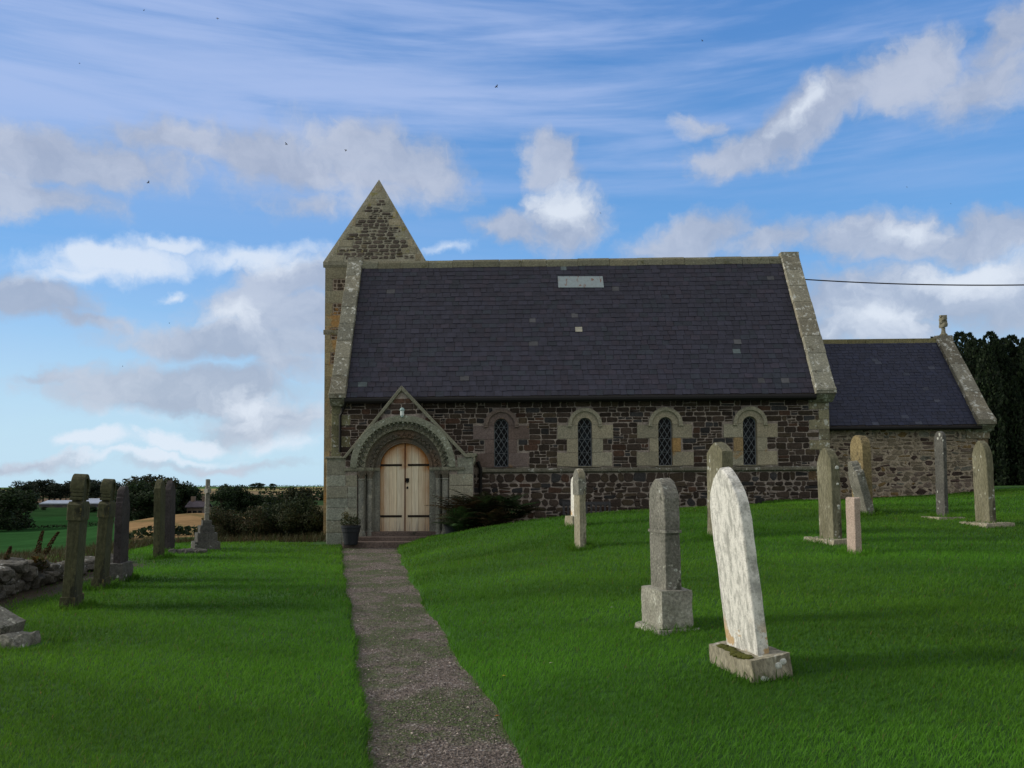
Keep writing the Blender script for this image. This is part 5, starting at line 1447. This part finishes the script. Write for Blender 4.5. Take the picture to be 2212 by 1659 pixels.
tree('oak', 38, 1140, 1052, 200, 1.2, 'dark broad tree just inside the left edge', group=gW, pk=('oak', 2, 4200), rz=2)
gP = 'pines on the far ridge behind the barns'
xsP = [52, 66, 80, 93, 106, 118, 131, 143, 156, 168, 181, 193, 206, 219, 232, 246]
for i, x in enumerate(xsP):
    tree('pine', x, 1080, r8.uniform(1034, 1044), r8.uniform(425, 470), r8.uniform(1.5, 2.2), 'tall pine in the row on the ridge behind the barns', group=gP, name='pine_tree', pk=('pine', 1 + i % 3, 1500), rz=r8.uniform(0, 6))
lab = ['dark tree at the left shoulder of the big clump', 'tallest rounded autumn tinted tree of the big clump', 'rusty topped tree right of the tallest one', 'dark tree at the centre of the big clump',
       'lower dark tree at the right shoulder of the clump', 'small tree trailing the clump on its right', 'dark tree low in front of the big clump', 'second low dark tree in front of the big clump']
for i, (x, yt, d, wk, k) in enumerate([(283, 1040, 236, 1.1, 'oak'), (322, 1019, 245, 1.15, 'autumn'), (347, 1021, 240, 1.1, 'autumn'), (305, 1034, 232, 1.2, 'oak'), (385, 1031, 240, 1.0, 'oak'), (408, 1048, 246, 1.1, 'oak'), (355, 1050, 226, 1.3, 'oak'), (290, 1058, 224, 1.3, 'oak')]):
    tree(k, x, 1110, yt, d, wk, lab[i], group='clump of trees above the stubble field', pk=(k, 1 + i % 2, 4200), rz=r8.uniform(0, 6))
lab = ['round dark tree just right of the stone cross', 'taller dark tree above the bramble thicket', 'dark tree stepping down behind the thicket', 'low tree behind the middle of the thicket', 'low tree behind the right of the thicket', 'rounded tree behind the right end of the thicket']
for i, (x, yt, d, wk) in enumerate([(478, 1044, 290, 1.1), (505, 1042, 300, 1.2), (530, 1058, 300, 1.2), (572, 1066, 300, 1.5), (605, 1068, 310, 1.4), (643, 1048, 320, 1.2)]):
    tree('autumn' if i > 3 else 'oak', x, 1110, yt, d, wk, lab[i], group='trees in the valley beyond the thicket', pk=('oak' if i <= 3 else 'autumn', 1 + i % 2, 4200), rz=r8.uniform(0, 6))
for i, (x, yt, w_) in enumerate([(545, 1043, 1.4), (556, 1041, 1.5), (566, 1043, 1.3), (590, 1043, 1.6)]):
    tree('oak', x, 1050, yt, 1300, w_, ['first', 'second', 'third', 'lone fourth'][i] + ' tiny tree from the left on the far skyline field', group='tiny skyline trees', pk=('oak', 1, 4200), rz=i)
# far hedges along field edges
m = MB(); rr = random.Random(5)
def hedge(x0, x1, d, hgt, label, seed, fine=1.0):
    m = MB(); rr = random.Random(seed); a, b = AX(x0, d, 1060), AX(x1, d, 1060); n = int(abs(b - a) * 14 * fine)
    for i in range(n):
        x = a + (b - a) * rr.random(); y = d + rr.uniform(-1, 1) * hgt * .5; hh = hgt * (.7 + .6 * abs(mnoise.noise(Vector((x * .12, seed, 0)))))
        q = Vector((x, y, HV(x, y) + .2 + rr.random() * hh)); s = hgt * .22 * rr.uniform(.6, 1.3)
        u = Vector((rr.gauss(0, 1), rr.gauss(0, 1), rr.gauss(0, 1))).normalized(); v = u.orthogonal().normalized(); m.add([q - v * s, q + u * s, q + v * s, q - u * s], [(0, 1, 2, 3)], dark(rr))
    tag(m.build('hedge', M['leaf'], None, fixn=False), label, 'hedge')
hedge(262, 470, 116, 1.3, 'dark hedge below the golden stubble field', 2, 1.5)
hedge(-20, 300, 203, .8, 'thin hedge line across the green valley field', 3)
hedge(560, 720, 730, 4, 'hedge between the pale far fields left of the tower', 4, .4)
hedge(540, 720, 1080, 4, 'higher hedge line on the far pale fields', 6, .3)
hedge(400, 720, 1790, 4, 'treed hedge along the far skyline', 7, .15)
hedge(600, 720, 500, 4.5, 'dark hedge band low on the far slope by the tower', 8, .6)
# thicket behind the lawn
lab = ['rust tinged left part of the bramble thicket beside the cross', 'dark middle bush of the thicket beyond the lawn', 'dark right bush of the thicket against the tower']
for i, (x, yt, d, wk) in enumerate([(522, 1086, 27.5, .95), (596, 1062, 28.5, 1.0), (658, 1088, 28.0, 1.0)]):
    z0 = h(AX(x, d), d) - .15
    o = tree('bush', x, 1180, yt, d, wk, lab[i], cat='bush', pk=('bush', i + 1, 13000), name='bush', z=z0)
    o.scale.x *= 1.0
tree('bush', 452 + 10, 1180, 1128, 26.5, .8, 'small reddish shrub sprouting beside the cross plinth', cat='bush', pk=('bush', 1, 13000), name='bush', z=h(AX(462, 26.5), 26.5) - .1)

# yews on the right
def yewproto(seed):
    rr = random.Random(seed); m = MB()
    plumes = [(0, 0, 1.0, .09)] + [(.2 * math.cos(a), .2 * math.sin(a), rr.uniform(.82, 1.0), rr.uniform(.055, .095)) for a in [k * 6.283 / 9 + rr.uniform(-.3, .3) for k in range(9)]] + [(.36 * math.cos(a), .36 * math.sin(a), rr.uniform(.62, .93), rr.uniform(.055, .095)) for a in [k * 6.283 / 13 + rr.uniform(-.2, .2) for k in range(13)]]
    cols = cmix([(.011, .023, .010), (.007, .016, .008), (.020, .036, .013)])
    for (x, y, zt, r) in plumes:
        for i in range(1700):
            z = zt * (1 - rr.random() ** 1.3 * .97); pr = r * min(1, ((zt - z) / .20 + .06)) ** .7 * (1 + .3 * mnoise.noise(Vector((x * 9 + z * 9, y * 9, seed)))); a = rr.uniform(0, 6.283); q = Vector((x + math.cos(a) * pr, y + math.sin(a) * pr, z))
            u = (Vector((math.cos(a), math.sin(a), 0)) * .5 + Vector((rr.gauss(0, .4), rr.gauss(0, .4), 1))).normalized(); v = u.cross(Vector((rr.gauss(0, 1), rr.gauss(0, 1), 0))).normalized(); s = .013 * rr.uniform(.6, 1.5)
            m.add([q - v * s * .5, q + u * s, q + v * s * .5, q - u * s * .6], [(0, 1, 2, 3)], cols(rr))
    t = MB(); t.tube([(0, 0, -.03), (0, 0, .5)], [.05, .03], 8)
    c = m.build('crown', M['leaf'], None, fixn=False); tt = t.build('trunk', M['bark'], None); me = (c.data, tt.data); bpy.data.objects.remove(c); bpy.data.objects.remove(tt); return me
protos[('yew', 1, 0)] = yewproto(1); protos[('yew', 2, 0)] = yewproto(2)
yl = ['dark yew rising just beyond the chancel gable', 'dark yew second from the chancel gable', 'dark plumed yew nearest the right edge', 'yew cut off by the right edge of the view', 'further yew filling the gap behind the row', 'lower yew trailing off beyond the right edge']
for i, (x, yt, d, wk) in enumerate([(2102, 722, 34, 1.0), (2150, 719, 35, 1.0), (2196, 726, 34.5, 1.0), (2246, 735, 34, .9), (2122, 735, 38, 1.2), (2300, 760, 34, .7)]):
    tree('yew', x, 1065, yt, d, wk, yl[i], cat='yew tree', group='dark yews beyond the chancel', pk=('yew', 1 + i % 2, 0), name='yew_tree', z=h(AX(x, d), d) - .1, rz=i * 1.3)

# ------------------------------------------------------------------ farm buildings
M['barnroof'] = plain('pale metal barn roof', (0.30, 0.34, 0.42), 0.5, var=.15, sc_=.4)
M['barnwall'] = plain('barn cladding', (0.10, 0.10, 0.085), 0.9, sc_=.6)
M['houseroof'] = plain('purple slate roof', (0.07, 0.06, 0.075), 0.8, sc_=.8)
M['housewall'] = plain('sandstone house wall', (0.17, 0.13, 0.10), 0.9, sc_=.8)
M['paneglass'] = plain('dark panes', (0.01, 0.01, 0.012), 0.2)
def barn(x0, x1, d, pye, pyr, label, wallm, roofm, name='barn', depth=16, wins=0, pyb=None, chim=0):
    a, b = AX(x0, d, 1090), AX(x1, d, 1090); xm = (a + b) / 2; z0 = HV(xm, d) - .5
    ze = at(x0, pye, d).z; zr = at(x0, pyr, d + depth / 2).z; L = (b - a) / 2
    o = empty(name, (xm, d, z0)); tag(o, label, 'barn' if name == 'barn' else 'house'); ze -= z0; zr -= z0
    m = MB(); m.box(-L, L, 0, depth, -2, ze)
    for s in (-1, 1): m.prism([(0, ze), (depth, ze), (depth/2, zr)], s * L - .1, s * L + .1, lambda u, v, w: (w, u, v))
    m.build('wall', wallm, o)
    m = MB()
    for (u0, v0, u1, v1) in ((-.6, ze - .2, depth/2, zr + .05), (depth + .6, ze - .2, depth/2, zr + .05)):
        m.add([(-L - .4, u0, v0), (L + .4, u0, v0), (L + .4, u1, v1), (-L - .4, u1, v1), (-L - .4, u0, v0 - .25), (L + .4, u0, v0 - .25), (L + .4, u1, v1 - .25), (-L - .4, u1, v1 - .25)], [(0,1,2,3),(7,6,5,4),(0,4,5,1),(1,5,6,2),(2,6,7,3),(3,7,4,0)])
    rf = m.build('roof', roofm, o)
    for k in range(chim):
        m = MB(); s = -1 if k == 0 else 1; m.box(s * L - .6 * s - .5, s * L - .6 * s + .5, depth/2 - .5, depth/2 + .5, zr - 1, zr + 1.2); m.build('chimney', wallm, rf)
    for k in range(wins):
        xk = -L + (k + .5) * 2 * L / wins
        m = MB(); m.box(xk - .5, xk + .5, -.06, .02, ze * .45, ze * .45 + 1.3); f = m.build('window', M['paneglass'], o)
    for k in range(5 if wins == 0 else 0):
        xk = -L + (k + .5) * 2 * L / 5
        m = MB(); m.box(xk - 1.6, xk + 1.6, -.08, .02, 0, ze * .6); m.build('door', M['houseroof'], o)
    return o
barn(84, 226, 380, 1087, 1081, 'long low farm shed with pale blue metal roof', M['barnwall'], M['barnroof'])
barn(150, 312, 402, 1086, 1077, 'taller barn with pale blue roof behind the long shed', M['barnwall'], M['barnroof'], depth=20)
barn(300, 330, 370, 1086, 1076, 'stone farmhouse at the right end of the barns', M['housewall'], M['houseroof'], name='farmhouse', depth=7, wins=3, chim=2)
barn(404, 438, 232, 1093, 1082, 'small purple roofed house below the dark trees', M['housewall'], M['houseroof'], name='cottage', depth=6, wins=3, chim=2)
for i, (x, yt, d) in enumerate([(200, 1092, 330), (285, 1091, 330), (95, 1094, 350), (62, 1085, 340)]):
    tree('oak', x, 1100, yt, d, 2.2, ['round shrub before the middle of the long shed', 'round shrub before the right end of the barns', 'small shrub before the left end of the long shed', 'dark shrub between the big left tree and the shed'][i], cat='bush', group='farmyard shrubs', pk=('oak', 2, 4200), name='shrub', rz=i)

# dock weeds beyond the wall
def dock(px, pyb, pyt, Y, label, seed, lean=.06):
    rr = random.Random(seed); p = at(px, pyb, Y); L = at(px, pyt, Y).z - p.z + .35; m = MB()
    pts = [(lean * t * t * 1.5, 0, L * t) for t in (0, .3, .6, 1)]; m.tube(pts, .006, 4, (.06, .03, .02))
    for i in range(260):
        t = .45 + .55 * rr.random(); r_ = .045 * (1.2 - t) + .006; a = rr.uniform(0, 6.28); q = Vector((lean * t * t * 1.5 + r_ * math.cos(a), r_ * math.sin(a), L * t)); u = Vector((rr.gauss(0, 1), rr.gauss(0, 1), 1)).normalized(); v = u.orthogonal().normalized(); s = .013
        m.add([q - v * s, q + u * s, q + v * s, q - u * s], [(0, 1, 2, 3)], cmix([(.07, .035, .015), (.04, .045, .015)])(rr))
    for i in range(16):
        a = rr.uniform(0, 6.28); d = Vector((math.cos(a), math.sin(a), .7)); q = Vector((0, 0, L * rr.uniform(.0, .3))); s = .10; n_ = d.cross(Vector((0, 0, 1))).normalized() * .03
        m.add([q, q + d * s * .6 - n_, q + d * s, q + d * s * .6 + n_], [(0, 1, 2, 3)], cmix([(.06, .06, .02), (.09, .06, .02)])(rr))
    o = m.build('dock_weed', M['leaf'], None, fixn=False); o.location = (p.x, Y, p.z - .35); tag(o, label, 'weed', 'weeds beyond the drystone wall')
dock(79, 1185, 1146, 13.5, 'upright seeding dock stem above the drystone wall', 1)
dock(92, 1188, 1149, 13.6, 'leaning seeding dock stem right of the upright one', 2, .16)
dock(10, 1200, 1180, 13.3, 'short dock stem at the left end of the drystone wall', 3)
# rough herbage beyond the wall (uncountable)
def herbage():
    n = 26000; X = -8.4 - 9 * nr.random(n) ** 1.5; Y = 8 + 26 * nr.random(n); X = X - .145 * (Y - 12.4) + .5
    k = (X > -.64 * Y - 2); X, Y = X[k], Y[k]
    X2 = -11 + 7.5 * nr.random(9000); Y2 = 24.2 + 3.0 * nr.random(9000); X = np.concatenate([X, X2]); Y = np.concatenate([Y, Y2]); n = len(X)
    Z = H(X, Y); a = nr.random(n) * 6.28; ht = .06 + .24 * nr.random(n) ** 2; w = .008 + .008 * nr.random(n); dx = np.cos(a + 1.5) * ht * .5; dy = np.sin(a + 1.5) * ht * .5
    P = np.zeros((n, 3, 3)); P[:, 0] = np.stack([X - np.cos(a) * w, Y - np.sin(a) * w, Z - .02], -1); P[:, 1] = np.stack([X + np.cos(a) * w, Y + np.sin(a) * w, Z - .02], -1); P[:, 2] = np.stack([X + dx, Y + dy, Z + ht], -1)
    t = nr.random(n)[:, None]; c = np.array([.03, .05, .012]) * t + np.array([.075, .05, .028]) * (1 - t)
    return P.reshape(-1, 3), np.repeat(c, 3, 0)
T, cl = herbage(); tag(soup('rough_grass', T, cl, M['leaf']), 'rough brown and green weeds beyond the boundary wall', None, kind='stuff')

# insects in the air
spots = [(311, 22, 3.0), (470, 40, 3.4), (1073, 187, 2.6), (1517, 88, 3.6), (618, 311, 3.0), (747, 325, 3.2), (321, 394, 2.8), (1959, 404, 3.6), (2054, 440, 4.2), (366, 698, 4.0), (265, 791, 4.0), (1297, 460, 4.2), (172, 137, 4.5)]
lab = ['insect highest at upper left, right of the corner', 'insect at upper left, second from the corner', 'largest insect, above the roof and right of the spire', 'insect high on the right half of the sky', 'insect left of the pair above the spire',
       'insect just above and left of the spire tip', 'insect level with the spire tip, far left', 'insect in the blue above the chancel', 'insect nearest the right edge, above the chancel finial', 'insect low at left, beside the grey cloud', 'lowest insect, at left above the horizon', 'insect over the bright cloud above the nave', 'faint insect high near the left edge']
for i, (x, y, d) in enumerate(spots):
    s = .0040
    if i in (7, 8, 9, 10, 11, 12): s = .003
    m = MB(); m.lathe([(s * .1, -s), (s * .35, -s * .4), (s * .38, s * .3), (s * .15, s)], (0, 0, 0), 6)
    o = m.build('flying_insect', M['insect']); o.location = at(x, y, d); o.rotation_euler = (r8.uniform(-.6, .6), r8.uniform(-.8, .8), r8.uniform(0, 3)); tag(o, 'tiny dark flying ' + lab[i], 'insect', 'insects in the air')
    for sg in (-1, 1):
        w = MB(); w.add([(0, 0, s * .2), (sg * s * 1.2, s * .5, s * .9), (sg * s * 1.5, s * .3, s * .2), (sg * s * .8, 0, -s * .1)], [(0, 1, 2, 3)]); w.build('wing', M['insect'], o)

for i, (x, y, c_, lb) in enumerate([(1089, 1468, (.45, .42, .05), 'small yellow leaf on the grass right of the path'), (1074, 1556, (.42, .16, .04), 'small orange leaf at the right edge of the path'), (816, 1435, (.5, .5, .45), 'tiny pale petal in the mossy patch of the path'),
        (1325, 1122, (.6, .6, .58), 'tiny white petal on the slope near the bench'), (1322, 1318, (.45, .45, .4), 'pale petal between the path and the grey plinth stone'), (1190, 1440, (.4, .42, .3), 'pale leaf on the lawn below the narrow tan headstone')]):
    p = ground_pt(x, y); M['lf%d' % i] = plain('fallen leaf', c_, .7); m = MB(); q = .016 if y > 1200 else .02
    m.add([(-q, 0, 0), (-q*.3, q*.6, q*.3), (q, q*.1, q*.15), (-q*.2, -q*.6, q*.3)], [(0, 1, 2, 3)]); m.add([(-q, 0, -.002), (-q*.3, q*.6, q*.3-.002), (q, q*.1, q*.15-.002), (-q*.2, -q*.6, q*.3-.002)], [(3, 2, 1, 0)])
    o = m.build('fallen_leaf', M['lf%d' % i], fixn=False); o.location = (p.x, p.y, p.z + .03); tag(o, lb, 'leaf')
# ------------------------------------------------------------------ grass
T, cl = grassblades()
tag(soup('grass', T, cl, M['grassleaf']), 'short mown churchyard grass either side of the path', None, kind='stuff')

# ------------------------------------------------------------------ sun and sky
SUN_EL, SUN_AZ = R(24), R(-84)      # azimuth from +Y toward +X
sd = Vector((math.sin(SUN_AZ) * math.cos(SUN_EL), math.cos(SUN_AZ) * math.cos(SUN_EL), math.sin(SUN_EL)))
L = bpy.data.lights.new('sun', 'SUN'); L.energy = 2.8; L.angle = R(11); L.color = (1.0, 0.93, 0.80)
lo = bpy.data.objects.new('sun', L); C.objects.link(lo); lo.rotation_euler = sd.to_track_quat('Z', 'Y').to_euler()

w = bpy.data.worlds.new('World'); sc.world = w; w.use_nodes = True; nt = w.node_tree
bg = nt.nodes['Background']
sky = nt.nodes.new('ShaderNodeTexSky'); sky.sky_type = 'NISHITA'; sky.sun_disc = False
sky.sun_elevation = SUN_EL; sky.sun_rotation = SUN_AZ; sky.air_density = 1.0; sky.dust_density = 0.3; sky.ozone_density = 2.0; sky.altitude = 100
STR = 0.14
tc = nt.nodes.new('ShaderNodeTexCoord')
sx = nt.nodes.new('ShaderNodeSeparateXYZ'); nt.links.new(tc.outputs['Generated'], sx.inputs[0])
az = math_(nt, 'ARCTAN2', sx.outputs[0], sx.outputs[1]); el = math_(nt, 'ARCSINE', sx.outputs[2])
cmb = nt.nodes.new('ShaderNodeCombineXYZ'); nt.links.new(az, cmb.inputs[0]); nt.links.new(el, cmb.inputs[1])
AE = cmb.outputs[0]
def azel(px, py):
    d = ray(px, py).normalized(); return math.atan2(d.x, d.y), math.asin(d.z)
# fluffy distortion
nz = nt.nodes.new('ShaderNodeTexNoise'); nz.inputs['Scale'].default_value = 9; nz.inputs['Detail'].default_value = 7; nz.inputs['Roughness'].default_value = .58
nt.links.new(AE, nz.inputs['Vector'])
vs_ = nt.nodes.new('ShaderNodeVectorMath'); vs_.operation = 'MULTIPLY_ADD'; vs_.inputs[1].default_value = (.11, .07, 0); vs_.inputs[2].default_value = (-.055, -.035, 0)
nt.links.new(nz.outputs['Color'], vs_.inputs[0])
va = nt.nodes.new('ShaderNodeVectorMath'); va.operation = 'ADD'; nt.links.new(AE, va.inputs[0]); nt.links.new(vs_.outputs[0], va.inputs[1])
nz2 = nt.nodes.new('ShaderNodeTexNoise'); nz2.inputs['Scale'].default_value = 34; nz2.inputs['Detail'].default_value = 5; nt.links.new(AE, nz2.inputs['Vector'])
vs2 = nt.nodes.new('ShaderNodeVectorMath'); vs2.operation = 'MULTIPLY_ADD'; vs2.inputs[1].default_value = (.035, .022, 0); vs2.inputs[2].default_value = (-.0175, -.011, 0)
nt.links.new(nz2.outputs['Color'], vs2.inputs[0])
vb = nt.nodes.new('ShaderNodeVectorMath'); vb.operation = 'ADD'; nt.links.new(va.outputs[0], vb.inputs[0]); nt.links.new(vs2.outputs[0], vb.inputs[1])
DV = vb.outputs[0]
def field(blobs, vec):
    acc = None
    for (px, py, rx, ry, rot, dens) in blobs:
        a, e_ = azel(px, py)
        mp = nt.nodes.new('ShaderNodeMapping'); mp.vector_type = 'TEXTURE'; mp.inputs['Location'].default_value = (a, e_, 0)
        mp.inputs['Rotation'].default_value = (0, 0, R(rot)); mp.inputs['Scale'].default_value = (rx / F, ry / F, 1)
        nt.links.new(vec, mp.inputs['Vector'])
        ln_ = nt.nodes.new('ShaderNodeVectorMath'); ln_.operation = 'LENGTH'; nt.links.new(mp.outputs[0], ln_.inputs[0])
        v = math_(nt, 'MULTIPLY_ADD', ln_.outputs['Value'], -dens); v.node.inputs[2].default_value = dens
        acc = v if acc is None else math_(nt, 'MAXIMUM', acc, v)
    return acc
grey = [(150, 340, 360, 68, 0, 1.3), (60, 410, 190, 55, 0, 1.2), (350, 310, 170, 50, 0, 1.1), (620, 335, 260, 70, 0, 1.35), (820, 345, 240, 95, -8, 1.3), (850, 410, 150, 60, 0, .9), (700, 430, 180, 50, 0, .6),
        (640, 600, 170, 70, 10, 1.0), (540, 740, 380, 52, 0, 1.4), (620, 680, 230, 85, 0, 1.4), (40, 640, 170, 55, -8, 1.3), (150, 690, 200, 22, -5, .9),
        (400, 835, 320, 66, 0, 1.4), (560, 900, 190, 62, 0, 1.3), (120, 812, 90, 22, 0, .8), (620, 790, 150, 60, 0, .9), (60, 990, 200, 16, 0, .7), (500, 1005, 260, 16, 0, .7),
        (1190, 350, 80, 75, 0, 1.1), (1225, 470, 120, 90, 0, 1.3), (1110, 490, 120, 60, 0, 1.1),
        (1570, 330, 130, 55, 15, 1.1), (1690, 265, 150, 75, 22, 1.3), (1800, 230, 160, 70, 20, 1.2), (1960, 165, 150, 85, 15, 1.2), (2120, 190, 160, 75, 10, 1.1), (2190, 90, 110, 70, 40, 1.2), (1500, 270, 55, 30, 0, .7),
        (1500, 510, 190, 52, 10, 1.0), (1660, 525, 150, 55, 0, 1.0), (1900, 520, 200, 62, 0, 1.3), (2120, 500, 200, 55, 0, 1.2), (1950, 640, 330, 95, 0, 1.5), (1850, 710, 300, 60, 0, 1.2), (2150, 640, 220, 110, 0, 1.3)]
white = [(260, 560, 240, 55, 8, 1.3), (190, 590, 200, 32, 10, 1.0), (560, 545, 260, 36, 4, 1.1), (380, 520, 120, 26, 0, 1.0), (370, 634, 50, 18, 10, 1.0), (640, 560, 180, 40, 0, .8), (520, 690, 110, 50, 0, .8), (550, 880, 160, 40, 0, .9), (205, 952, 90, 30, 0, 1.7), (410, 948, 90, 30, 0, 1.7), (345, 955, 60, 24, 0, 1.5), (300, 985, 260, 14, 0, 1.1), (620, 960, 140, 30, 0, .7),
         (1225, 445, 100, 60, 0, 1.2), (1930, 500, 110, 30, 0, .8), (2060, 590, 220, 50, 5, 1.0), (1880, 690, 200, 50, 0, .8), (1720, 235, 140, 35, 22, .7), (960, 545, 90, 24, 0, .8), (500, 900, 260, 26, 0, .6)]
fb = nt.nodes.new('ShaderNodeTexNoise'); fb.inputs['Scale'].default_value = 16; fb.inputs['Detail'].default_value = 9; fb.inputs['Roughness'].default_value = .6; nt.links.new(DV, fb.inputs['Vector'])
fbc = math_(nt, 'MULTIPLY_ADD', fb.outputs['Fac'], 1.7); fbc.node.inputs[2].default_value = -.85
streak = [(560, 215, 560, 16, 15, 1), (930, 120, 560, 22, 12, 1), (250, 150, 460, 26, 16, .9), (1330, 320, 300, 12, 5, .8), (1500, 60, 330, 20, 8, .8), (1440, 285, 340, 12, 6, .7), (420, 60, 420, 22, 12, .8),
          (150, 250, 360, 18, 12, 1), (800, 245, 380, 14, 11, .9), (1150, 210, 380, 18, 9, .8), (60, 470, 260, 24, 6, .8), (700, 30, 400, 16, 10, .7), (1250, 120, 350, 18, 10, .7), (1700, 180, 300, 10, 6, .5), (350, 460, 300, 14, -4, .6)]
streak = [(a, b, c_ * 1.15, d * 2.3, e_ * .95, f_) for (a, b, c_, d, e_, f_) in streak]
vs3 = nt.nodes.new('ShaderNodeVectorMath'); vs3.operation = 'MULTIPLY_ADD'; vs3.inputs[1].default_value = (.25, .3, 0); nt.links.new(vs_.outputs[0], vs3.inputs[0]); nt.links.new(AE, vs3.inputs[2])
sfield = math_(nt, 'ADD', field(streak, vs3.outputs[0]), math_(nt, 'MULTIPLY', math_(nt, 'SUBTRACT', ci, .5), 2.2)); sa = ramp(nt, sfield, -.1, 1.15)
gfield = math_(nt, 'ADD', field(grey, DV), fbc); wfield = math_(nt, 'ADD', field(white, DV), fbc)
ga = ramp(nt, gfield, -.05, .75); wa = ramp(nt, wfield, .05, .95)
# cirrus streaks: stretched noise, thicker to the left
mp = nt.nodes.new('ShaderNodeMapping'); mp.inputs['Rotation'].default_value = (0, 0, R(-13)); mp.inputs['Scale'].default_value = (1.6, 14, 1); nt.links.new(AE, mp.inputs['Vector'])
ci = noise(nt, mp.outputs[0], 1.5, 6, .55, .5)
mp2 = nt.nodes.new('ShaderNodeMapping'); mp2.inputs['Rotation'].default_value = (0, 0, R(-20)); mp2.inputs['Scale'].default_value = (2.5, 30, 1); nt.links.new(AE, mp2.inputs['Vector'])
ci2 = noise(nt, mp2.outputs[0], 1.5, 7, .6, .3)
ci = math_(nt, 'ADD', math_(nt, 'MULTIPLY', ci, .7), math_(nt, 'MULTIPLY', ci2, .3))
leftm = ramp(nt, az, azel(1900, 300)[0], azel(500, 300)[0])
upm = ramp(nt, el, azel(600, 520)[1], azel(600, 260)[1])
thr = math_(nt, 'MULTIPLY', leftm, .62)
civ = ramp(nt, math_(nt, 'ADD', ci, math_(nt, 'MULTIPLY', thr, .30)), .42, .78)
civ = math_(nt, 'MULTIPLY', civ, math_(nt, 'MULTIPLY_ADD', upm, .72)); 
_n = civ.node.inputs[1].links[0].from_node; _n.inputs[2].default_value = .18

base = nt.nodes.new('ShaderNodeHueSaturation'); base.inputs['Saturation'].default_value = 1.2; base.inputs['Value'].default_value = 1.0; nt.links.new(sky.outputs[0], base.inputs['Color'])
K = 1 / STR
grad = mix(nt, ramp(nt, el, R(6), R(34)), tuple(x * K for x in (0.19, 0.47, 0.90)), tuple(x * K for x in (0.09, 0.26, 0.66)))
c = mix(nt, 0.75, base.outputs['Color'], grad)
hz = ramp(nt, el, R(15), R(1))
c = mix(nt, math_(nt, 'MULTIPLY', hz, .85), c, tuple(x * K for x in (0.58, 0.80, 0.90)))
c = mix(nt, math_(nt, 'MULTIPLY', civ, .8), c, tuple(x * K for x in (0.46, 0.57, 0.86)))
c = mix(nt, math_(nt, 'MULTIPLY', sa, .6), c, tuple(x * K for x in (0.62, 0.73, 0.95)))
cdet = ramp(nt, noise(nt, DV, 8, 8, .62), .36, .66)
gcol = mix(nt, cdet, tuple(x * K for x in (0.38, 0.43, 0.55)), tuple(x * K for x in (0.56, 0.60, 0.70)))
c = mix(nt, math_(nt, 'MULTIPLY', ga, .80), c, gcol)
c = mix(nt, math_(nt, 'MULTIPLY', wa, .8), c, tuple(x * K for x in (0.78, 0.85, 0.95)))
aaz = math_(nt, 'ABSOLUTE', az)  # unseen warm cloud cover, added outside the view to warm and brighten the lighting
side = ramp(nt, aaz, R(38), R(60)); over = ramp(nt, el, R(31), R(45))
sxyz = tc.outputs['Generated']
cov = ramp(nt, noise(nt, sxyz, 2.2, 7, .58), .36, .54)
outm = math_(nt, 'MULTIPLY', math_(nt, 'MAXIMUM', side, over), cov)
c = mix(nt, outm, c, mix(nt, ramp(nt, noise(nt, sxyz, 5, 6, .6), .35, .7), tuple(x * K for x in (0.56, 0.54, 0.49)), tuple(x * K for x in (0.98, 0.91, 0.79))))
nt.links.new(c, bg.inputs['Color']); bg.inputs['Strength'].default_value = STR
w.cycles.sampling_method = 'MANUAL'; w.cycles.sample_map_resolution = 1024

sc.view_settings.view_transform = 'Standard'; sc.view_settings.look = 'None'; sc.view_settings.gamma = 1; sc.view_settings.exposure = 0
sc.render.film_transparent = False
sc.cycles.max_bounces = 6; sc.cycles.diffuse_bounces = 3; sc.cycles.glossy_bounces = 2; sc.cycles.transmission_bounces = 3; sc.cycles.transparent_max_bounces = 4
